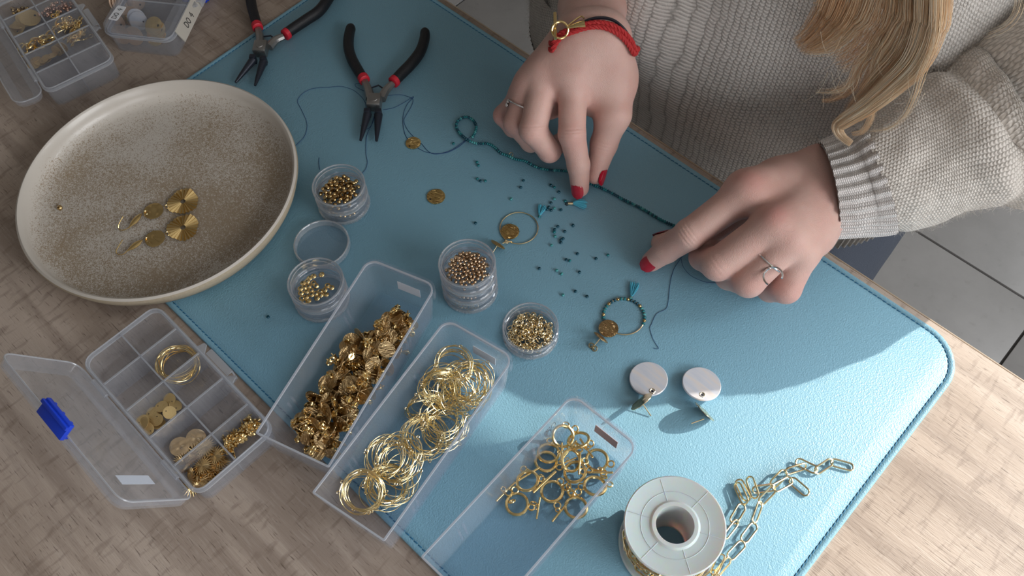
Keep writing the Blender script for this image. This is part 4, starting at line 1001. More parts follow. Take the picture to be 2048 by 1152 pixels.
# ------------------------------------------------------------------ spool and chain
SH = 0.041; sc0 = W(1350, 1050, SH+MZ); sb = (sc0.x, sc0.y, TZ+MZ+.0003)
spo = thing('chain_spool', 'white translucent plastic spool wound with gold chain, at the bottom edge', 'spool', sb)
SR, SHo = 0.0288, 0.0108
def flange(z0, z1, nm):
    up = z1 > z0
    obj(nm, MB().lathe([(SHo, z0), (SR-.0008, z0), (SR, z0+(z1-z0)*.3), (SR, z0+(z1-z0)*.75), (SR-.0007, z1), (SR-.0016, z1-(z1-z0)*.18), (SHo+.0035, z1-(z1-z0)*.18), (SHo+.0022, z1+(z1-z0)*.25), (SHo, z1+(z1-z0)*.25)], 96, closed=True), 'spool', spo, ang=35)
flange(0.0022, 0.0, 'bottom_flange'); flange(SH-0.0024, SH, 'top_flange')
obj('core', MB().lathe([(SHo, .001), (SHo, SH-.001), (SHo+.0014, SH-.001), (SHo+.0014, .001)], 64, closed=True), 'spool', spo)
rr_ = MB().torus(.0193, .00022, 80, 5, (0, 0, SH-.0004)); obj('ring_ridge', rr_, 'spool', spo)
for k in range(6):
    a = k*PI/3+.45; obj('rib', MB().tube([(SHo*math.cos(a)*1.25, SHo*math.sin(a)*1.25, SH-.0004), ((SR-.001)*math.cos(a), (SR-.001)*math.sin(a), SH-.0004)], .00022, 5), 'spool', spo)
def link_mb(L=.0150, Wd=.0062, r=.00062):
    P = []; hw = Wd/2-r; hl = L/2-Wd/2
    for i in range(9): a = -PI/2+PI*i/8; P.append((hl+hw*math.cos(a), hw*math.sin(a), 0))
    for i in range(9): a = PI/2+PI*i/8; P.append((-hl+hw*math.cos(a), hw*math.sin(a), 0))
    return MB().tube(P, r, 7, closed=True, upv=(0, 0, 1))
link_me = finish(link_mb().mesh('link')); link_me.materials.append(M['gold_pale'])
c_at = W(1560, 980, MZ); chn = thing('paperclip_chain', 'loose gold paperclip-link chain trailing off the spool onto the mat', 'chain', c_at)
def put_link(c, xd, zd, parent=chn, me=link_me):
    o = bpy.data.objects.new('link', me); COL.objects.link(o); o.parent = parent
    F_ = frame(xd, zd).to_4x4(); F_.translation = Vector(c)-Vector(parent.location); o.matrix_local = F_; return o
CX = lambda x, y: (1200+x/2.415, 780+y/2.415)
LK = [((1108,345),(1232,378),.0,.1),((1028,402),(1130,340),.5,.3),((945,342),(1050,392),.1,.4),((885,400),(1000,368),.9,.3),((820,472),(905,385),.2,.5),((832,482),(930,428),.1,.9),((912,425),(1012,510),.15,.1),((735,485),(842,474),.7,.3),
      ((722,430),(748,515),.5,.8),((672,448),(708,520),.2,.5),((660,455),(700,548),.6,.3),((635,648),(695,548),.1,.3),((600,712),(662,640),.8,.4),((770,545),(842,478),.4,.3),((738,640),(778,545),.7,.3),((682,740),(757,640),.1,.2),((612,822),(702,728),.15,.3),((548,905),(635,810),.7,.3),((500,985),(580,885),.1,.3),((440,1050),(520,960),.7,.3),((590,800),(545,890),.5,.9),((560,880),(480,940),.2,.8)]
for (a, b, tilt, hz) in LK:
    z = MZ+.0009+hz*.004; p, q = W(*CX(*a), z), W(*CX(*b), z+(.0012 if tilt > .3 else 0)); d = q-p
    n_ = Vector((0, 0, 1))+d.normalized().cross(Vector((0, 0, 1)))*tilt*1.6
    put_link((p+q)/2+Vector((0,0,.0012*min(1,tilt*1.2))), d, n_)
for lay, (rad, zs) in enumerate(((.0164, 6), (.0190, 6), (.0215, 5), (.0240, 5))):
    for iz in range(zs):
        nn = int(2*PI*rad/.0112)
        for k in range(nn):
            if lay < 3 and rnd.random() < .5 and lay > 0: continue
            if lay == 0 and k % 2: continue
            a = 2*PI*(k+rnd.uniform(-.15,.15))/nn+iz*.8; z = .0055+(SH-.011)*(iz+.5+rnd.uniform(-.25,.25))/zs
            c = Vector((rad*math.cos(a), rad*math.sin(a), z))+Vector(sb); t_ = Vector((-math.sin(a), math.cos(a), rnd.uniform(-.35,.35)))
            n_ = Vector((math.cos(a), math.sin(a), rnd.uniform(-.5,.5))) if (k+iz) % 2 else Vector((math.cos(a)*.3, math.sin(a)*.3, 1.0))
            put_link(c, t_, n_)

# ------------------------------------------------------------------ mother-of-pearl earrings
def rippled_disc(r, t, nr=7, na=28, amp=.0005, seed=0, sx=1.0):
    V = []; F = []
    for s_ in (1, -1):
        b = len(V); V.append(Vector((0, 0, s_*t/2+amp*mno.noise(Vector((seed, 0, 0))))))
        for i in range(1, nr+1):
            for j in range(na):
                q = r*i/nr; a = 2*PI*j/na; x, y = q*math.cos(a)*sx, q*math.sin(a)
                V.append(Vector((x, y, s_*t/2*(1 if i < nr else .55)+amp*mno.noise(Vector((x*170+seed, y*750, 0))))))
        for j in range(na): F.append((b, b+1+j, b+1+(j+1) % na) if s_ > 0 else (b, b+1+(j+1) % na, b+1+j))
        for i in range(nr-1):
            for j in range(na):
                q = (b+1+i*na+j, b+1+i*na+na+j, b+1+i*na+na+(j+1) % na, b+1+i*na+(j+1) % na); F.append(q if s_ > 0 else q[::-1])
    b2 = len(V)//2
    for j in range(na): F.append((1+(nr-1)*na+j, b2+1+(nr-1)*na+j, b2+1+(nr-1)*na+(j+1) % na, 1+(nr-1)*na+(j+1) % na))
    return MB().add(V, F)
def pearl_earring(label, pc_, r, tiltn, sc_px, srot, post, hole):
    c = W(*pc_); t = thing('pearl_disc_earring', label, 'earring', (c.x, c.y, TZ+MZ), 0, 'pair of pearl disc earrings')
    F_ = frame((1, .2, 0), tiltn); mb = MB().disc(r, .0016, 56, rot=F_); o = obj('pearl_disc', mb, 'pearl', t, ang=30); o.location = Vector(c)-Vector(t.location)
    h = W(*hole); h = Vector((h.x, h.y, c.z+.0006)); nz = Vector(tiltn).normalized(); h = h-nz*((h-c).dot(nz)-.00085)
    local_part('hole', MB().disc(.00085, .0001, 16, c=h, rot=F_), 'ink', t, label='small drilled hole')
    sc2 = W(*sc_px); Fs = frame(*srot); m2 = rippled_disc(.0084, .0006, seed=3.3); m2.v = [tuple(Fs @ Vector(p)+sc2) for p in m2.v]
    local_part('stud_disc', m2, 'gold_pale', t, label='rippled pale gold stud disc')
    local_part('post', MB().tube([W(*post[0]), W(*post[1])], .0004, 6), 'gold_pale', t)
    local_part('jump_ring', MB().torus(.0016, .00035, 20, 5, h, rot=frame(h-sc2, (W(*post[0])-sc2).cross(h-sc2)+Vector((0,0,.001)))), 'gold_pale', t)
pearl_earring('pearl disc earring whose gold stud leans over the disc, the left one of the pair', (1297, 758, MZ+.0026), .0127, (-.05,.02,1), (1283, 803, MZ+.0072), ((W(1303,784,.004)-W(1264,822,.004)), (W(1268,786,0)-W(1297,822,0)).normalized()*.85+toward(W(1283,803,0))*.45), ((1284,806,MZ+.005), (1302,832,MZ+.0008)), (1304.5, 783.5, MZ+.003))
pearl_earring('pearl disc earring casting a long oval shadow, the right one of the pair', (1403, 768, MZ+.0042), .0129, (-.02,.16,1), (1409, 823, MZ+.0062), ((W(1427,843,.006)-W(1391,803,.006)), (W(1427,806,0)-W(1392,840,0)).normalized()*.9+toward(W(1409,823,0))*.42), ((1408,838,MZ+.004), (1383,847,MZ+.0038)), (1403.5, 792, MZ+.005))

# ------------------------------------------------------------------ flat rippled discs, hoop earrings, tassels
def coin(px, py, r, name, label, m='gold_wavy', z=MZ, grp=None, seed=0, rz=0.0):
    c = W(px, py, z+.0006); mb = rippled_disc(r, .0009, seed=seed); o = obj(name, mb, m, None, ang=50); o.location = c; o.rotation_euler = (0, 0, rz); tag(o, label, 'disc', grp)
    h = obj('hole', MB().disc(.0006, .0001, 12), 'ink', o); h.location = (-r*.35, -r*.62, .00062); return o
coin(826.5, 286, .0060, 'rippled_disc', 'small rippled gold disc lying on the blue thread', seed=1, rz=.6)
coin(872, 393, .0070, 'rippled_disc', 'rippled gold disc lying alone on the mat, right of the top jar stack', seed=2, rz=.3)
def bead_mb(r, hole=.38, n=14, m_=8, sq=.85):
    P = []
    for i in range(m_+1):
        a = -PI/2+PI*i/m_; q = max(r*math.cos(a), r*hole); P.append((q, r*sq*math.sin(a)))
    P = [(r*hole, P[0][1])]+P[1:-1]+[(r*hole, P[-1][1])]
    return MB().lathe(P, n, closed=True)
tb = {k: finish(bead_mb(.00122, sq=.72).mesh('bead'), 60) for k in ('teal_dark', 'teal', 'teal_light')}
for k, me_ in tb.items(): me_.materials.append(M[k])
gb_me = finish(bead_mb(.0014).mesh('bead'), 60); gb_me.materials.append(M['gold_bronze'])
def pick(): return rnd.choice(['teal_dark', 'teal_dark', 'teal', 'teal', 'teal', 'teal_light'])
def put_bead(me_, c, axis, parent, name='bead', s=1.0):
    o = bpy.data.objects.new(name, me_); COL.objects.link(o); o.parent = parent
    F_ = frame(Vector((axis[1], -axis[0], .3)) if abs(axis[2]) < .9 else (1, 0, 0), axis).to_4x4(); F_.translation = Vector(c)-Vector(parent.location); o.matrix_local = F_ @ Matrix.Scale(s, 4); return o
def tassel(parent, knot, tip, width, n=30, nm='tassel'):
    k0_, t0_ = W(*knot), W(*tip); d = (t0_-k0_); sd_ = d.cross(Vector((0, 0, 1))).normalized(); mb = MB()
    for _ in range(n):
        u = rnd.uniform(-1, 1); l = rnd.uniform(.85, 1.08); zz = rnd.uniform(0, .0016)
        mb.tube([k0_+Vector((0,0,zz*.4)), k0_+d*.3*l+sd_*u*width*.45+Vector((0,0,zz)), k0_+d*.7*l+sd_*u*width*.85+Vector((0,0,zz*.8)), k0_+d*l+sd_*u*width+Vector((0,0,zz*.4))], .0002, 4, caps=False)
    mb.tube([k0_-d*.06, k0_+d*.12], .0008, 8)
    return local_part(nm, mb, 'tassel', parent, label='turquoise cotton tassel')
def hoop_earring(label, rc, R, disc_px, stud_px, studn, knot, tip, beads):
    c = W(*rc, MZ+.0008); t = thing('hoop_earring', label, 'earring', (c.x, c.y, TZ+MZ), 0, 'pair of gold hoop earrings with tassels')
    local_part('hoop', MB().torus(R, .00042, 64, 6, c), 'gold_pale', t, label='thin pale gold wire hoop')
    m1 = rippled_disc(.0068, .0008, seed=R*900); d0 = W(*disc_px); m1.v = [tuple(Vector(p)+d0) for p in m1.v]; local_part('disc_charm', m1, 'gold_wavy_bronze' if beads else 'gold_wavy', t, label='rippled gold disc')
    m2 = rippled_disc(.0058, .0008, seed=R*500+4); s0 = W(*stud_px); Fs = frame(*studn); m2.v = [tuple(Fs @ Vector(p)+s0) for p in m2.v]; local_part('stud_disc', m2, 'gold_wavy_bronze' if beads else 'gold_wavy', t, label='tilted rippled stud disc')
    nrm = Fs.col[2]; e = s0-nrm*.0085; local_part('post', MB().tube([s0, e], .0004, 6), 'gold_pale', t)
    if beads:
        cl_ = MB()
        for s_ in (-1, 1): cl_.torus(.0016, .0005, 14, 5, e+Fs.col[0]*s_*.0017, rot=frame(nrm, Fs.col[1]))
        cl_.disc(.0018, .0005, 14, c=e, rot=Fs); local_part('butterfly_back', cl_, 'gold_pale', t, label='butterfly clutch')
        seq = [0,0,1,0,0,0,1,0,0,1,0,0,1,0,0,0,1,0,0,0,0,1,0]; a0, a1 = 3.35, -.62; prev = None
        for i in range(23):
            a = 3.42+(-.36-3.42)*i/22*1.0; p = c+Vector((R*math.cos(a), R*math.sin(a), 0)); 
            q = Vector((math.cos(a+B_OFF), math.sin(a+B_OFF), 0))*R; put_bead(gb_me if seq[i] else tb[pick()], c+q, Vector((-q.y, q.x, 0)), t, s=.92 if seq[i] else 1.05)
    else:
        cn_ = W(1013, 484, MZ+.0016); cm_ = MB().torus(.0014, .0004, 16, 5, cn_, rot=frame((1,0,0), (0,.4,1))); cm_.tube([W(1005,487,MZ+.0015), cn_, W(1024,483,MZ+.001)], .0006, 6); local_part('connector', cm_, 'gold_pale', t)
    kn = W(*knot)
    put_bead(tb['teal' if not beads else 'teal_light'], kn, (0.3, .3, 1), t); local_part('cap', MB().tube([kn, kn.lerp(W(*tip), .16)], .0009, 8), 'gold_pale', t)
    tassel(t, (kn.x, 0, 0) if False else knot, tip, .0034)
# direction of the bead arc: centre it on the far side of the hoop
B_OFF = math.radians(40)
hoop_earring('plain gold hoop earring with one rippled disc and turquoise tassel', (1038, 456), .0140, (1020, 463, MZ+.0012), (996, 489, MZ+.0042), ((W(1009,497,.004)-W(984,481,.004)), (W(1004,478,0)-W(990,500,0)).normalized()*.8+toward(W(996,489,0))*.5), (1079, 433, MZ+.0012), (1086, 412, MZ+.001), False)
hoop_earring('gold hoop earring strung with teal and gold beads, turquoise tassel at its top', (1248, 633), .0142, (1217, 657, MZ+.0022), (1202, 675, MZ+.0055), ((W(1214,684,.004)-W(1190,664,.004)), (W(1212,662,0)-W(1192,686,0)).normalized()*.85+toward(W(1202,675,0))*.45), (1262, 596, MZ+.0012), (1270, 566, MZ+.001), True)
tk = W(1139, 405.5, MZ+.0012); tt = thing('loose_tassel', 'loose turquoise cotton tassel with a gold cap, under the red fingernail', 'tassel', (tk.x, tk.y, TZ+MZ))
tassel(tt, (1143, 406.5, MZ+.001), (1172, 410, MZ+.0008), .0042, 44)
local_part('cap', MB().tube([W(1136,407,MZ+.0012), W(1146,407,MZ+.0012)], .0011, 10), 'gold_pale', tt, label='gold cap')
local_part('ring', MB().torus(.0012, .0003, 14, 5, W(1134,408,MZ+.0008)), 'steel_dark', tt)

# ------------------------------------------------------------------ bead strand and loose beads
SPX = [(945,274),(951,262),(952,250),(945,239),(932,233.5),(918,239),(912.5,250),(916.5,262),(927,273.5),(939,282),(955,287),(977,287.5),(990,295),(1002,306),(1018,312),(1030,318),(1050,322),(1063,329),(1079,336),(1097,339.5),(1118,341),(1138,343),(1158,353),(1182,367),(1205,377),(1229,388.5),(1247,399),(1285,417.5),(1322,439.5),(1352,453),(1378,468)]
SP3 = spline([W(x, y, MZ+.0013+(.0014 if i in (8, 9) else 0)) for i, (x, y) in enumerate(SPX)], 8)
bs_ = thing('bead_strand', 'strand of tiny teal beads looped at one end and held under the fingers', 'bead strand', (SP3[40].x, SP3[40].y, TZ+MZ))
RS = resample(SP3, .00176)
for i in range(len(RS)-1): put_bead(tb[pick()], RS[i], RS[i+1]-RS[i], bs_, s=rnd.uniform(.93, 1.06))
ttl = [((1059, 308), .0013)]
local_part('jump_ring', MB().torus(.0016, .00028, 16, 5, W(1022, 309, MZ+.002), rot=frame((1,0,0),(0,-.6,1))), 'gold_pale', bs_)
LB = [(540+x/3.2, 300+y/3.2) for x, y in [(1325,78),(1334,98),(1327,183),(1347,197),(1378,197),(1623,195),(1605,238),(1797,225),(1820,238),(1849,268),(1820,312),(1799,338),(1785,365),(1773,379),(1799,385),(1820,372),(1862,382),(1543,312),(1891,326),(1315,467),(1842,489),(1939,481),(1822,508),(1819,525),(1887,520),(1825,552),(1876,566),(1862,575),(1862,592),(1802,609),(1968,663),(1896,702),(1918,708),(1835,770),(1866,792),(1981,781),(1955,904),(2029,937),(1875,927),(1724,758)]]+[(1216,510),(1192,517),(907,287),(536,633.5)]
KD = 'ttttt' 
cols_ = ['teal','teal','teal','teal_dark','teal','teal_dark','teal_dark','teal_dark','teal','teal_dark','teal_light','teal_dark','teal_dark','teal_dark','teal_dark','teal_light','teal_dark','teal_light','teal','teal_dark','teal_dark','teal_dark','teal_dark','teal','teal_dark','teal_light','teal_dark','teal_dark','teal_dark','teal_light','teal_dark','teal_dark','teal','teal_light','teal_light','teal_dark','teal_dark','teal_dark','teal_light','teal_dark','teal','teal_dark','teal','teal_dark']
lbl = {907: 'tiny dull teal bead alone on the mat, near the looped end of the strand', 536: 'tiny dark teal bead alone on the mat, left of the flat-disc jars', 951: None}
for i, ((x, y), cc) in enumerate(zip(LB, cols_)):
    o = bpy.data.objects.new('loose_bead', tb[cc]); COL.objects.link(o); o.location = W(x, y, MZ+.0009); o.rotation_euler = (rnd.uniform(-.3,.3), rnd.uniform(-.3,.3), 0)
    if int(x) in (907, 536): tag(o, lbl[int(x)], 'bead')
    else:
        nm_ = {'teal_dark': 'dark blue-teal', 'teal': 'mid teal', 'teal_light': 'pale turquoise'}[cc]
        wh = 'in the small groups left of the red-nailed fingers' if x < 1060 and y < 450 else 'in the cluster around the two turquoise tassels' if y < 430 else 'in the cluster right of the plain gold hoop' if y < 500 else 'in the sparse scatter above the beaded hoop'
        tag(o, 'tiny %s bead %s' % (nm_, wh), 'bead', 'loose %s beads %s' % (nm_, wh))

# ------------------------------------------------------------------ threads
def thread(label, paths, r=.00020, z=MZ+.0003):
    P0 = W(*paths[0][0][:2], MZ); t = thing('beading_thread', label, 'thread', (P0.x, P0.y, TZ+MZ))
    for p in paths: local_part('strand', MB().tube(spline([W(q[0], q[1], (q[2] if len(q) > 2 else 0)+z) for q in p], 6), r, 5), 'thread', t)
K = lambda L: [(440+x/3.2, y/3.2) for x, y in L]
thread('long navy thread curling from the plate under the pliers to the jars', [K([(470,945),(487,930),(535,880),(555,830),(553,775),(520,700),(497,655),(505,625),(540,590),(600,565),(700,558),(775,553),(850,575),(900,615),(928,655),(936,700),(938,760)]), K([(985,745),(970,800),(945,850),(935,900),(934,980),(943,1040),(930,1085),(900,1118)]), K([(895,533),(866,538),(870,555),(900,572),(945,592)]), K([(900,800),(915,825),(950,822),(975,790),(990,740)])])
thread('short navy thread end standing beside the top jar stack', [K([(635,1008),(632,1040),(638,1085)])])
thread('navy thread from the pliers past the small gold disc into the bead loop', [K([(1070,612),(1150,606),(1210,620),(1236,640),(1225,680),(1190,740),(1178,775),(1200,830),(1245,880),(1290,920),(1320,955),(1355,982),(1400,985),(1470,970),(1540,930),(1590,885),(1610,870)]), K([(1045,702),(1110,690),(1170,660),(1240,618),(1200,665),(1174,730),(1172,800),(1185,860),(1205,895)]), K([(1262,945),(1310,970),(1360,980),(1420,980),(1490,955),(1560,905),(1590,885)])])
K2 = lambda L: [(960+x/3.2, 280+y/3.2) for x, y in L]
thread('dark thread running down from the pointing hand to the mat', [K2([(1300,735),(1270,780),(1240,830),(1222,890),(1212,960),(1205,1030),(1190,1080),(1130,1150)])[:-1]+[(1313,628),(1303,648),(1300,658),(1307,680),(1317,697),(1306,696)], K2([(1285,750),(1300,810),(1340,860),(1390,890),(1450,910),(1520,915)])], r=.00017)

# ------------------------------------------------------------------ pliers
def pliers(label, grips, collars, arms, jc, jaws, jsz=(.0115, .0135)):
    o0 = W(*jc, MZ); t = thing('round_nose_pliers', label, 'pliers', (o0.x, o0.y, TZ+MZ), 0, 'round-nose pliers with black grips'); zc = MZ+.0062
    for g, col_, ar in zip(grips, collars, arms):
        P = resample(spline([W(x, y, zc) for x, y in g], 6), .002); n = len(P)
        R = [.0041*min(1.0, math.sqrt(max(.05, i/2.2)))*(1.0+.06*math.sin(i/n*PI)) if i < 3 else .0041*(1.0+.08*math.sin(i/n*PI)) for i in range(n)]
        local_part('handle_grip', MB().tube(P, R, 14, upv=(0, 0, 1), flat=1.18), 'black_rubber', t, label='black rubber handle grip')
        a, b = W(*col_[0], zc), W(*col_[1], zc); local_part('collar', MB().tube([a, a.lerp(b, .1), a.lerp(b, .9), b], [.0042, .0047, .0046, .0040], 14, upv=(0, 0, 1), flat=1.15), 'red_rubber', t, label='red collar at the grip')
        Q = spline([W(x, y, zc) for x, y in ar], 5); local_part('arm', MB().tube(Q, list(np.linspace(.0029, .0040, len(Q))), 8, upv=(0, 0, 1), flat=.95), 'steel', t, label='bare steel arm')
    ctr = (W(*jaws[0][0], zc)+W(*jaws[1][0], zc))/2; top = W(*jc, zc); ax = (ctr-top).normalized(); F_ = frame(ax, (0, 0, 1))
    bm = MB().box(top+Vector((0,0,.0005)), (.0125, .0112, .0092), rot=F_, bev=.0012); local_part('joint', bm, 'steel', t, ang=30, label='brushed steel box joint')
    pr = MB().disc(.0034, .0008, 28, c=top+Vector((0,0,.0052)), rot=F_); local_part('pivot_rivet', pr, 'steel', t, ang=30)
    for (p, q), s_ in zip(jaws, (-1, 1)):
        a, b = W(*p, zc), W(*q, MZ+.0035); local_part('jaw_shoulder', MB().box(a-ax*.0012, (.0042, .0052, .0082), rot=F_, bev=.0008), 'steel_dark', t, ang=30)
        local_part('jaw', MB().tube([a, a.lerp(b, .3), a.lerp(b, .7), b], [.0034, .0028, .0019, .0010], 14), 'steel_dark', t, label='dark tapered round jaw')
    sp = MB().tube([W(*arms[0][1], zc), W((arms[0][0][0]+arms[1][0][0])/2, (arms[0][0][1]+arms[1][0][1])/2+6, zc+.001), W(*arms[1][1], zc)], .0007, 6); local_part('leaf_spring', sp, 'steel_dark', t)
    return t
pliers('black-handled round-nose pliers lying whole on the blue mat, the right pair', [[(705,49),(699,66),(697,92),(703,116),(716,140),(727,158)], [(850,57),(849,78),(840,104),(822,128),(803,147),(788,163)]],
    [((725,154),(730,162)), ((792,159),(785,166))], [[(729,162),(736,178),(741,198)], [(785,167),(772,181),(763,198)]], (749, 205), [((735, 228), (721, 281)), ((757, 229), (753, 282))])
pliers('black-handled round-nose pliers with grips cut off by the top edge, the left pair', [[(503,-55),(500,-20),(503,10),(509,33),(515,54)], [(684,-50),(662,-12),(640,20),(612,40),(588,56),(571,68)]],
    [((513,49),(516,57)), ((576,65),(569,71))], [[(516,58),(520,74),(520,92)], [(567,73),(552,80),(538,94)]], (522, 98), [((506, 120), (471, 165)), ((527, 123), (510, 171))])

# ------------------------------------------------------------------ earrings and bead on the plate
def plate_earring(label, fan, coin_, leaf, hook, seed):
    f = W(*fan, PZ+.0014); t = thing('drop_earring', label, 'earring', (f.x, f.y, TZ+PZ), 0, 'pair of gold drop earrings')
    NR = 46; V = []; F = []
    for s_ in (1, -1):
        for k, r in enumerate((.0020, .0115)):
            for j in range(NR):
                a = 2*PI*j/NR; wob = 1+.055*math.sin(3*a+seed)+.03*math.sin(7*a) if k else 1; V.append(Vector((r*wob*math.cos(a), r*wob*math.sin(a), s_*.0002+(.00055 if j % 2 else -.00055)*(1 if k else .35))))
    for j in range(NR):
        j2 = (j+1) % NR; F += [(j, NR+j, NR+j2, j2), (2*NR+j, 2*NR+j2, 3*NR+j2, 3*NR+j), (NR+j, 3*NR+j, 3*NR+j2, NR+j2), (j, j2, 2*NR+j2, 2*NR+j)]
    m_ = MB().add([v+f for v in V], F); local_part('fan_disc', m_, 'gold', t, ang=10, label='pleated sunray disc with a small centre hole')
    c = W(*coin_, PZ+.0012); m2 = rippled_disc(.0073, .0006, seed=seed, amp=.0007); m2.v = [tuple(Vector(p)+c) for p in m2.v]; local_part('coin', m2, 'gold', t, label='hammered gold disc')
    jr = MB()
    for a, b, fr in ((fan, coin_, .54), (coin_, leaf[0], .62)):
        p = W(a[0]+(b[0]-a[0])*fr, a[1]+(b[1]-a[1])*fr, PZ+.0016); jr = MB().torus(.0015, .00035, 14, 5, p, rot=frame((1, 0, 0), (.3, .2, 1))); local_part('jump_ring', jr, 'gold', t)
    a, b = W(*leaf[0], PZ+.0022), W(*leaf[1], PZ+.0018); P = [a.lerp(b, i/8) for i in range(9)]; local_part('leaf', MB().tube(P, [.0005,.0014,.0021,.0024,.0024,.0021,.0016,.0010,.0005], 10, flat=.45), 'gold', t, label='folded gold leaf')
    local_part('ear_hook', MB().tube(spline([b]+[W(x, y, PZ+z) for x, y, z in hook], 6), .00038, 6), 'gold', t, label='thin wire ear hook')
plate_earring('gold drop earring with pleated sunray disc, the upper one on the plate', (366, 403), (307, 422), ((283, 427), (258, 455)), [(248,460,.0012),(239,459,.001),(237,450,.0025),(246,433,.0035)], 1.0)
plate_earring('gold drop earring with pleated sunray disc, the lower one on the plate', (366, 455), (310, 477), ((285, 480), (254, 502)), [(245,509,.0012),(235,508,.001),(233,500,.0025),(245,480,.0035)], 2.4)
bp_ = bead_mb(.0021, hole=.30, sq=.8); o = obj('crimp_bead', bp_, 'gold_bronze', None, ang=60); o.location = W(119.5, 415.5, PZ+.0017); o.rotation_euler = (.5, .3, 0); tag(o, 'single dark gold bead lying on the left side of the plate', 'bead')

# ------------------------------------------------------------------ beads in the jars
def fill_jar(base, k, n, rmax, me_, nm, label, cat, grp, rb, layers=3, heap=.0018, tilt=.9, z0=.0012):
    pts = []
    for lay in range(layers):
        R = rmax-lay*rb*.8; m_ = int((R/rb)**2*.78)
        for i in range(m_):
            q = R*math.sqrt((i+.5)/m_); a = i*2.39996+lay*1.1; pts.append((q*math.cos(a)+rnd.gauss(0, rb*.18), q*math.sin(a)+rnd.gauss(0, rb*.18), z0+rb*.8+lay*rb*1.35+heap*(1-(q/rmax)**2)*(lay > 0)))
    pts = pts[-n:] if n < len(pts) else pts
    for p in pts:
        o = bpy.data.objects.new(nm, me_); COL.objects.link(o); o.location = (base.x+p[0], base.y+p[1], TZ+MZ+k*JH+p[2]); o.rotation_euler = (rnd.gauss(0, tilt), rnd.gauss(0, tilt), rnd.uniform(0, 6)); tag(o, label, cat, grp)
b1m = finish(bead_mb(.00172, hole=.45, n=14, m_=7, sq=.85).mesh('gold_bead'), 60); b1m.materials.append(M['gold_bronze'])
b2m = finish(bead_mb(.00215, hole=.42, n=16, m_=6, sq=.42).mesh('flat_bead'), 60); b2m.materials.append(M['gold'])
b3m = finish(bead_mb(.00135, hole=.36, n=12, m_=6, sq=.9).mesh('tiny_bead'), 60); b3m.materials.append(M['gold_bronze'])
M['gold_beadrose'] = simple('bronze_gold', (0.66, 0.47, 0.30, 1), 0.22, 1.0); b3m.materials.clear(); b3m.materials.append(M['gold_beadrose'])
j4m = finish(MB().torus(.0019, .00034, 16, 5).mesh('jump_ring')); j4m.materials.append(M['gold_pale'])
fill_jar(js1, 1, 92, .0145, b1m, 'gold_bead', 'dark gold round bead heaped in the top jar nearest the pliers', 'bead', 'dark gold beads in the top jar nearest the pliers', .00172, heap=.001)
for (dx, dy) in [(-9.5,-8),(-6.5,-10),(-3,-11.3),(.5,-12),(4,-11.6),(7.2,-10.2),(10,-8),(12,-5),(-12,-5),(12.9,-1.5)]:
    o = bpy.data.objects.new('gold_bead', b1m); COL.objects.link(o); o.location = (js1.x+dx*.001, js1.y+dy*.001, TZ+MZ+.0028); o.rotation_euler = (rnd.gauss(0,.8), rnd.gauss(0,.8), 0); tag(o, 'round gold bead seen through the side of the lower jar nearest the pliers', 'bead', 'gold beads in the lower jar nearest the pliers')
fl_px = [(604,597),(612,594),(609,604),(617,602),(623,589),(631,587),(601,577),(609,574),(617,573),(606,566),(614,563),(619,556),(627,552),(643,549),(602,586),(613,583),(622,581),(632,572),(640,583),(649,580),(655,571),(663,575),(641,590),(652,589),(627,566),(634,596)]
for (x, y) in fl_px:
    p = W(x, y, MZ+.0003+JH+.0022); o = bpy.data.objects.new('flat_bead', b2m); COL.objects.link(o); d = Vector((p.x-js2.x, p.y-js2.y, 0))
    if d.length > .0150: p = Vector((js2.x, js2.y, p.z))+d.normalized()*.0150
    o.location = p; o.rotation_euler = (rnd.gauss(0,.15), rnd.gauss(0,.15), 0); tag(o, 'flat gold ring-shaped bead lying loose in the top jar beside the plate', 'bead', 'flat gold beads in the jar beside the plate')
fill_jar(js3, 2, 150, .0148, b3m, 'tiny_bead', 'tiny bronze bead packed in the top jar of the three-jar stack', 'bead', 'tiny bronze beads on the three-jar stack', .00138, layers=3, heap=.0022)
for kk, mm, nmm in ((1, b3m, 'tiny_bead'), (0, j4m, 'jump_ring')):
    for i in range(13):
        a = math.radians(-150+i*10); o = bpy.data.objects.new(nmm, mm); COL.objects.link(o); o.location = (js3.x+.0152*math.cos(a), js3.y+.0152*math.sin(a), TZ+MZ+kk*JH+.0028+rnd.uniform(0, .001)); o.rotation_euler = (rnd.gauss(0,.8), rnd.gauss(0,.8), rnd.uniform(0, 6))
        tag(o, 'bronze bead seen through the side of the middle jar of three' if kk else 'gold ring seen through the side of the bottom jar of three', 'bead' if kk else 'jump ring', 'beads in the middle jar of three' if kk else 'rings in the bottom jar of three')
for i in range(210):
    q = .0148*math.sqrt(rnd.random()); a = rnd.uniform(0, 2*PI); hz = .0016+rnd.random()*.0055*(1-(q/.0165)**2)+.0006
    o = bpy.data.objects.new('jump_ring', j4m); COL.objects.link(o); o.location = (js4.x+q*math.cos(a), js4.y+q*math.sin(a), TZ+MZ+hz); o.rotation_euler = (rnd.gauss(0, .9), rnd.gauss(0, .9), rnd.uniform(0, 6)); tag(o, 'small open gold jump ring heaped in the single jar beside the second bin', 'jump ring', 'jump rings in the single jar')

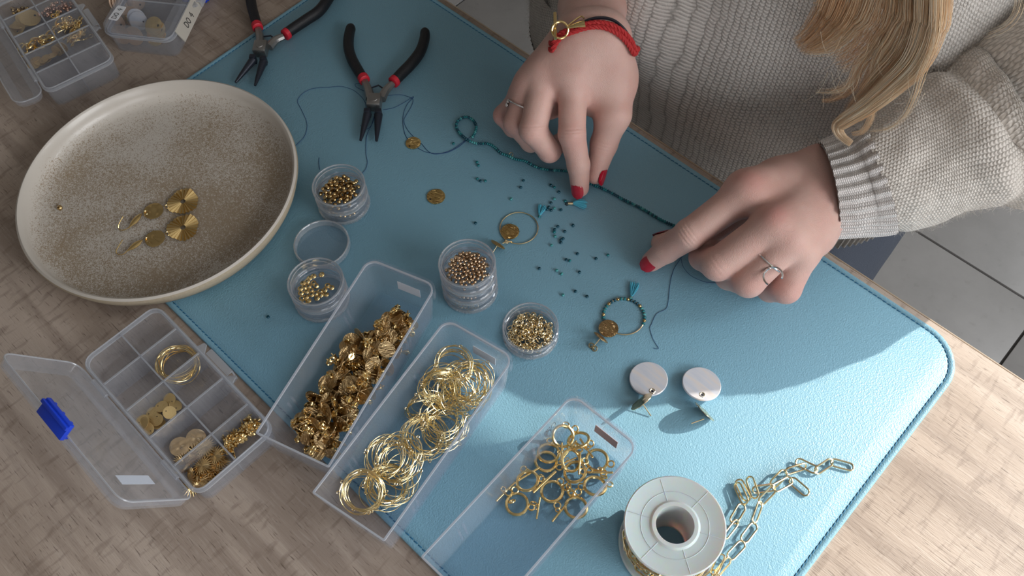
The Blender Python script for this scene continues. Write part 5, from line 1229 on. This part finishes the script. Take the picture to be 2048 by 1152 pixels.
# ------------------------------------------------------------------ studs in the first bin
def bin_pt(b, u, v, z): # u along (0 near .. 1 far), v across (0 .. 1)
    t, L, Wd, h, rz, ctr = b; x = (u-.5)*(L-.018); y = (v-.5)*(Wd-.019); c, s_ = math.cos(rz), math.sin(rz)
    return Vector((ctr.x+x*c-y*s_, ctr.y+x*s_+y*c, TZ+MZ+.0012+z))
def bin_uv(b, px, py, z):
    t, L, Wd, h, rz, ctr = b; p = W(px, py, z)-ctr; c, s_ = math.cos(rz), math.sin(rz); return ((p.x*c+p.y*s_)/(L-.018)+.5, (-p.x*s_+p.y*c)/(Wd-.019)+.5)
st_ = thing('stud_earring', 'flat rippled gold stud with butterfly back piled in the leftmost bin', 'stud earring', (0, 0, 0), 0, 'gold studs in the leftmost bin')
obj('disc', rippled_disc(.0060, .0006, 5, 22, seed=5), 'gold_wavy_bronze', st_, ang=50); obj('post', MB().tube([(0, 0, 0), (0, 0, -.0095)], .0004, 5), 'gold', st_)
bk = MB()
for s_ in (-1, 1): bk.torus(.0016, .00075, 12, 6, (s_*.0017, 0, -.0060), rot=Matrix.Rotation(PI/2, 3, 'X'))
bk.disc(.0022, .0006, 14, (0, 0, -.0074)); obj('butterfly_back', bk, 'gold', st_)
PS = Proto(st_); k = 0
for lay in range(3):
    for i in range(58 if lay == 0 else 54 if lay == 1 else 38):
        u = rnd.uniform(.02, .90); v = rnd.uniform(.03, .97)
        if u > .66 and v > .97-(u-.66)*2.2 : v = rnd.uniform(.05, .55)
        wide = rnd.random(); z = .003+lay*.0042+rnd.uniform(0, .0025)
        if lay == 2: u = rnd.uniform(.05, .70); v = .5+(v-.5)*.8
        q = Euler((rnd.gauss(0, .9)+(PI if rnd.random() < .5 else 0), rnd.gauss(0, .8), rnd.uniform(0, 6.28)))
        p = bin_pt(bin1, u, v, z+.0035); PS.put(p, q)
        k += 1
# ------------------------------------------------------------------ hoops in the middle bin
hp = thing('hoop_finding', 'thin gold wire hoop with a small tube clasp in the middle bin', 'hoop', (0, 0, 0), 0, 'thin gold hoops in the middle bin')
HRr = .0120
obj('wire', MB().torus(HRr, .00025, 44, 5), 'gold_wire', hp); obj('tube_clasp', MB().tube([(HRr, -.0022, 0), (HRr, .0022, 0)], .0006, 7), 'gold_pale', hp); obj('end_loop', MB().torus(.0009, .0003, 10, 4, (HRr+.0003, .0036, 0)), 'gold_pale', hp)
PH = Proto(hp); HL = Matrix.Rotation(bin2[4], 3, 'Z')
def hoop_cluster(px, py, n, tiltdir, tilt, spread, z0=.004, zs=.010, r=1.0):
    for i in range(n):
        f = (i+.5)/n; u, v = bin_uv(bin2, px+rnd.gauss(0, spread), py+rnd.gauss(0, spread), .008)
        v = min(.80, max(.20, v)); u = min(.93, max(.07, u)); tt_ = tilt*rnd.uniform(.7, 1.25)
        ax = Vector((math.cos(tiltdir), math.sin(tiltdir), 0)); q = Quaternion(ax, tt_) @ Quaternion((0, 0, 1), rnd.uniform(0, 6.28))
        p = bin_pt(bin2, u, v, z0+f*zs+abs(math.sin(tt_))*HRr*.8); PH.put(p, q.to_euler(), scale=rnd.uniform(.94, 1.04)*r)
hoop_cluster(935, 775, 24, 1.2, .35, 11); hoop_cluster(895, 800, 14, 1.0, .6, 13); hoop_cluster(862, 770, 16, 1.05, 1.15, 10, .002, .004, .95)
hoop_cluster(890, 850, 14, 2.2, .18, 7, .001, .008); hoop_cluster(820, 800, 8, 1.0, 1.3, 7, .001, .004, .9); hoop_cluster(905, 740, 10, .4, .5, 9)
hoop_cluster(790, 930, 20, .3, .25, 12); hoop_cluster(730, 995, 14, .9, .5, 5); hoop_cluster(780, 980, 16, 2.4, .4, 12, .001, .008); hoop_cluster(850, 880, 12, 1.9, .3, 10, .001, .006)
# ------------------------------------------------------------------ toggle clasps in the right bin
def tg_pt(px, py, z): return W(px, py, MZ+.0015+z)
tr1 = thing('toggle_ring', 'thick gold toggle ring with a tiny loop in the bin by the spool', 'toggle clasp', (0, 0, 0), 0, 'toggle rings in the bin by the spool')
obj('ring', MB().torus(.0066, .0010, 36, 8), 'gold_bright', tr1); obj('loop', MB().torus(.0019, .00055, 18, 6, (.0092, 0, 0)), 'gold_bright', tr1)
PR_ = Proto(tr1); RL_ = ['gold toggle ring at the far tip of the heap, a tiny loop above it', 'gold toggle ring half under another at the left of the heap', 'gold toggle ring lying on top of another, left middle of the heap', 'gold toggle ring tilted beneath the two crossed bars', 'gold toggle ring at the upper right edge of the heap, near the bin wall', 'gold toggle ring at the left edge crossed by two bars', 'gold toggle ring lying flat in the lower middle of the heap', 'gold toggle ring lowest on the left, clear of the heap', 'gold toggle ring lowest on the right, crossed by a slanting bar', 'gold toggle ring against the right wall just below the level bar', 'gold toggle ring in the centre under the short upright bar', 'gold toggle ring tipped up in the centre of the heap']
for i, (x, y, a, tl) in enumerate([(1126,872,1.3,.4),(1097,906,2.2,.2),(1092,923,.3,.15),(1157,880,-.8,.5),(1194,920,-.4,.1),(1055,962,2.6,.3),(1104,983,1.0,.12),(1034,1008,.5,.08),(1152,1015,2.6,.1),(1190,972,.9,.3),(1150,944,.8,.25),(1142,921,2.0,.6)]):
    PR_.put(tg_pt(x, y, .0012+(.004 if tl > .2 else 0)+.0062*math.sin(tl)), (tl*math.cos(i*1.7), tl*math.sin(i*1.7), a), label=RL_[i])
tb1 = thing('toggle_bar', 'thick straight gold toggle bar with a tiny loop in the bin by the spool', 'toggle clasp', (0, 0, 0), 0, 'toggle bars in the bin by the spool')
obj('bar', MB().tube([(-.0105,0,0),(-.0102,0,0),(.0102,0,0),(.0105,0,0)], [.0007,.0010,.0010,.0007], 10), 'gold_bright', tb1); obj('loop', MB().torus(.0018, .0005, 18, 6, (0, .0026, 0)), 'gold_bright', tb1)
PB_ = Proto(tb1); BL_ = ['gold toggle bar sticking out at the lower left of the heap', 'gold toggle bar lying across the ring at the left edge', 'gold toggle bar slanting up as the left leg of the crossed pair', 'gold toggle bar standing just below the topmost ring', 'gold toggle bar slanting down as the right leg of the crossed pair', 'gold toggle bar upright in the centre over a ring', 'gold toggle bar lying level and reaching the right bin wall', 'gold toggle bar upright at the lower edge of the heap', 'gold toggle bar slanting beside the lowest right ring', 'gold toggle bar slanting between two flat rings left of centre', 'short gold toggle bar lying low under the crossed pair', 'gold toggle bar doubled beside the right leg of the crossed pair']
for ib, (a, b, z) in enumerate([((992,1003),(1031,964),.001),((1036,962),(1080,935),.004),((1119,925),(1153,882),.0075),((1122,925),(1124,886),.006),((1160,878),(1186,916),.008),((1160,906),(1158,950),.007),((1174,945),(1226,946),.003),((1073,1039),(1080,995),.001),((1104,1044),(1136,1005),.001),((1066,986),(1112,943),.006),((1120,930),(1153,916),.005),((1150,884),(1176,902),.009)]):
    p, q = tg_pt(*a, z), tg_pt(*b, z+.001); d = q-p; e = d.to_track_quat('X', 'Z').to_euler(); PB_.put((p+q)/2+Vector((0,0,.0006)), e, label=BL_[ib], scale=min(1.2, d.length/.021))
tr2 = thing('toggle_loop', 'tiny gold connector ring among the toggle clasps', 'jump ring', (0, 0, 0), 0, 'tiny connector rings among the toggle clasps'); obj('wire', MB().torus(.0020, .00055, 18, 6), 'gold_bright', tr2)
PL_ = Proto(tr2)
for (x, y) in [(1132,850),(1181,887),(1222,928),(1208,954),(1166,943),(1137,972),(1141,984),(1156,984),(1163,973),(1121,963),(1067,1007),(1115,1011),(1017,985),(1030,980),(1024,1003),(1082,956),(1131,898),(1170,922)]:
    PL_.put(tg_pt(x, y, .002+rnd.uniform(0, .003)), (rnd.gauss(0,.4), rnd.gauss(0,.4), 0))

# ------------------------------------------------------------------ things in the open compartment box (lower left)
def dc(name, me_, px, py, z, rot, label, cat, grp=None, s=1.0):
    o = bpy.data.objects.new(name, me_); COL.objects.link(o); o.location = W(px, py, z); o.rotation_euler = rot; o.scale = (s,)*3; return tag(o, label, cat, grp)
wr = finish(MB().torus(.0125, .00028, 44, 5).mesh('wire_ring')); wr.materials.append(M['gold_bright'])
for i in range(11):
    dc('wire_ring', wr, 357+rnd.gauss(0, 4), 727+rnd.gauss(0, 3), .004+i*.0010, (rnd.gauss(.25, .12), rnd.gauss(-.2, .12), rnd.uniform(0, 6)), 'thin yellow gold wire ring in the coil in the open box', 'ring', 'coil of wire rings in the open box')
def coin_me(r, m, seed=0, amp=.0002, th=.0006):
    mb = rippled_disc(r, th, 4, 22, amp=amp, seed=seed); hx = r*.55
    mb.disc(r*.13, th+.0004, 10, (hx, 0, .0)); me_ = finish(mb.mesh('coin'), 50); me_.materials.append(M[m]); me_.materials.append(M['ink'])
    n = len(me_.polygons)
    for p in list(me_.polygons)[-(10*3+2):]: p.material_index = 1
    return me_
cs = coin_me(.0043, 'gold_satin')
for k, (x, y, z) in enumerate([(339,799,.004),(323,813,.0045),(339,825,.005),(351,811,.003),(285,841,.0045),(287,846,.0055),(314,840,.004),(296,857,.003),(305,826,.003),(331,815,.002),(318,848,.002),(292,850,.002),(309,831,.0015)]):
    dc('small_coin', cs, x, y, z, (rnd.gauss(0,.22), rnd.gauss(0,.22), rnd.uniform(0,6)), 'small satin gold coin charm with a hole in the open box', 'charm', 'small coin charms in the open box')
cw = coin_me(.0064, 'rose', seed=3, amp=.0010)
M['gold_peach'] = simple('peach_gold', (0.88, 0.66, 0.42, 1), 0.25, 1.0); cw.materials[0] = M['gold_peach']
dc('wavy_disc', cw, 359, 893, .004, (.15, .1, .8), 'wavy peach gold disc charm, the lower left of two in its compartment', 'charm', 'two wavy disc charms')
dc('wavy_disc', cw, 392, 876, .003, (-.1, .2, .3), 'wavy peach gold disc charm half under the divider, the upper right of two', 'charm', 'two wavy disc charms')
def sunburst(R, r, n, th=.0004, dome=.0012):
    P = []; 
    for i in range(2*n):
        a = PI*i/n; q = R if i % 2 == 0 else r; P.append((q*math.cos(a), q*math.sin(a)))
    mb = MB(); V = [Vector((x, y, -dome*(math.hypot(x, y)/R)**2+(th/2))) for x, y in P]+[Vector((x, y, -dome*(math.hypot(x, y)/R)**2-(th/2))) for x, y in P]+[Vector((0, 0, th/2)), Vector((0, 0, -th/2))]
    m_ = 2*n; F = []
    for i in range(m_): j = (i+1) % m_; F += [(i, j, m_+j, m_+i)[::-1], (2*m_, i, j), (2*m_+1, m_+j, m_+i)]
    return mb.add(V, F)
sbm = finish(sunburst(.0074, .0042, 22).mesh('sunburst_charm'), 20); sbm.materials.append(M['gold_bronze'])
for k, (x, y, z, rx, ry) in enumerate([(409,893,.0075,.1,.1),(430,911,.005,.2,.0),(404,931,.0055,.1,.1),(379,959,.006,.9,.3),(383,920,.004,.7,-.6),(420,935,.003,.4,.3),(396,949,.003,-.5,.4),(438,922,.003,.2,-.4),(412,950,.002,.1,.6),(373,938,.003,1.0,.2),(392,908,.003,.8,.6),(418,915,.002,.2,.1),(400,962,.002,.4,.0),(425,944,.0015,0,.2),(385,972,.002,.2,.2),(370,925,.002,1.1,-.3)]):
    dc('sunburst_charm', sbm, x, y, z, (rx, ry, rnd.uniform(0, 6)), 'dark gold sunburst charm with many rays in the open box', 'charm', 'sunburst charms in the open box')
def flower():
    mb = MB()
    for i in range(5):
        a = 2*PI*i/5; c, s_ = math.cos(a), math.sin(a); mb.tube([(c*t, s_*t, z) for t, z in ((.0004, 0), (.0016, .0005), (.0028, .0006), (.0037, .0002))], [.0004, .0011, .0013, .0005], 6, flat=.3, upv=(0, 0, 1))
    mb.lathe([(0, .0009), (.0007, .0006), (.0008, 0), (0, -.0003)], 8); return mb
fm = finish(flower().mesh('flower_charm'), 40); fm.materials.append(M['gold'])
for i in range(64):
    u = rnd.random(); x = 452+u*58+rnd.gauss(0, 5); y = 888-u*44+rnd.gauss(0, 7)+(1-u)*rnd.uniform(-4, 14); z = .0018+rnd.random()*.010*(.5+.5*u)
    dc('flower_charm', fm, x, y, z, (rnd.gauss(0, .9), rnd.gauss(0, .9), rnd.uniform(0, 6)), 'tiny gold flower charm piled by the first bin corner, in the open box', 'charm', 'flower charms in the open box', s=rnd.uniform(.8, 1.05))
# ------------------------------------------------------------------ things in the box in the upper left corner
lnk = finish(MB().torus(.0042, .0007, 24, 6, sx=1.35).mesh('oval_link')); lnk.materials.append(M['gold_bright'])
for i in range(12):
    t_ = i/11; dc('oval_link', lnk, 50+t_*54+rnd.gauss(0, 2), 100-t_*27+rnd.gauss(0, 2), .003+rnd.random()*.004, (rnd.gauss(0,.5), rnd.gauss(0,.5), rnd.uniform(0, 3)), 'thick gold oval link in a heap in the corner box', 'link', 'gold oval links in the corner box')
big = coin_me(.0088, 'gold_satin', seed=8, amp=.0003)
for k, (x, y, z) in enumerate([(59,35,.007),(53,38,.004),(36,54,.003),(40,50,.0015)]): dc('large_coin', big, x, y, z, (.35, .2, rnd.uniform(0,6)), 'large satin gold disc with scalloped rim in the corner box', 'charm', 'large discs in the corner box')
sm2 = coin_me(.0048, 'gold_satin', seed=5)
for k, (x, y, z) in enumerate([(67,131,.003),(89,118,.004),(104,111,.005),(70,119,.002),(80,124,.002),(95,118,.002)]): dc('small_coin', sm2, x, y, z, (.2, .2, rnd.uniform(0,6)), 'small gold coin charm in the corner box', 'charm', 'small coin charms in the corner box')
for k in range(4): dc('small_coin', sm2, 113+k*4, 102-k*2.5, .0055, (1.35, .1, .5), 'small gold coin charm standing on edge in the corner box', 'charm', 'coins standing on edge in the corner box')
hk = MB().tube(spline([(-.006, 0, 0), (-.002, .0015, 0), (.002, .0012, 0), (.005, -.001, 0), (.0066, .0005, 0)], 5), .00065, 6); hk.torus(.0016, .0005, 16, 5, (.0080, .0012, 0)); hkm = finish(hk.mesh('ear_wire')); hkm.materials.append(M['gold_bright'])
for i in range(22): dc('ear_wire', hkm, 122+rnd.uniform(-14, 32), 52+rnd.uniform(-9, 9)-(0), .003+rnd.random()*.006, (rnd.gauss(0,.5), rnd.gauss(0,.5), rnd.uniform(.6, 2.4)), 'gold ear wire with an end loop heaped in the corner box', 'ear wire', 'ear wires in the corner box')
for i in range(12): dc('ear_wire', hkm, 146+rnd.uniform(-10, 12), 76+rnd.uniform(-6, 8), .002+rnd.random()*.004, (rnd.gauss(0,.4), rnd.gauss(0,.4), rnd.uniform(1.2, 2.0)), 'pale gold ear wire behind the divider in the corner box', 'ear wire', 'ear wires behind the divider')
dc('jump_ring', j4m, 182, 72, .003, (.2, 0, 0), 'single gold jump ring alone at the side of the corner box', 'jump ring')
rbm = finish(bead_mb(.0013, hole=.35, n=10, m_=5).mesh('rose_bead'), 60); rbm.materials.append(M['rose'])
for i in range(70):
    u = rnd.random(); dc('rose_bead', rbm, 84+u*52+rnd.gauss(0, 5), 26-u*16+rnd.gauss(0, 5), .0015+rnd.random()*.008, (rnd.gauss(0,.9), rnd.gauss(0,.9), 0), 'tiny rose gold bead heaped in the corner box', 'bead', 'rose gold beads in the corner box')
for i in range(26): dc('gold_bead', b1m, 22+rnd.uniform(0, 34), 28-rnd.uniform(0, 14), .002+rnd.random()*.005, (rnd.gauss(0,.9), 0, 0), 'gold bead of the string coiled at the left edge of the corner box', 'bead', 'gold beads at the left edge', )
# ------------------------------------------------------------------ discs inside the closed box marked DO 4
M['gold_matte'] = simple('matte_pinkish_gold', (0.74, 0.52, 0.36, 1), 0.45, 1.0)
cd = coin_me(.0082, 'gold_matte', seed=6)
U3 = math.atan2(ux3.y, ux3.x)
for k, (x, y, z, rx) in enumerate([(232,48,.010,1.0),(243,70,.008,1.15),(268,72,.008,1.1),(263,32,.011,.9)]): dc('matte_disc', cd, x, y, z, (rx, .1, U3+rnd.gauss(0,.15)), 'pinkish gold disc seen through the closed DO 4 box', 'charm', 'pinkish discs in the DO 4 box')
cp_ = coin_me(.0080, 'pearl', seed=9, amp=.00005, th=.0012)
for (x, y, z) in [(273,36,.010),(277,42,.009)]: dc('pearl_disc', cp_, x, y, z, (1.0, .1, U3+.1), 'pale pearl disc seen through the closed DO 4 box', 'charm', 'pearl discs in the DO 4 box')
ce = coin_me(.0045, 'gold', seed=2)
for k in range(5): dc('stacked_disc', ce, 247+k*3.2, 39-k*.4, .008, (.2, 1.35, U3), 'small gold disc standing in a row inside the DO 4 box', 'charm', 'standing discs in the DO 4 box')
cy_ = coin_me(.0075, 'gold_bright', seed=4, amp=.0008)
for k in range(7): dc('yellow_disc', cy_, 312+rnd.gauss(0, 3), 50+k*4.2, .011-k*.0012, (.5, .0, U3), 'yellow gold wavy disc stacked at the right inside the DO 4 box', 'charm', 'yellow discs in the DO 4 box')
for k in range(7): dc('matte_disc', cd, 236+k*6, 3+rnd.gauss(0,1), .010, (.4, 1.1, U3), 'pinkish gold disc in the row at the top edge of the DO 4 box', 'charm', 'discs at the top edge in the DO 4 box')
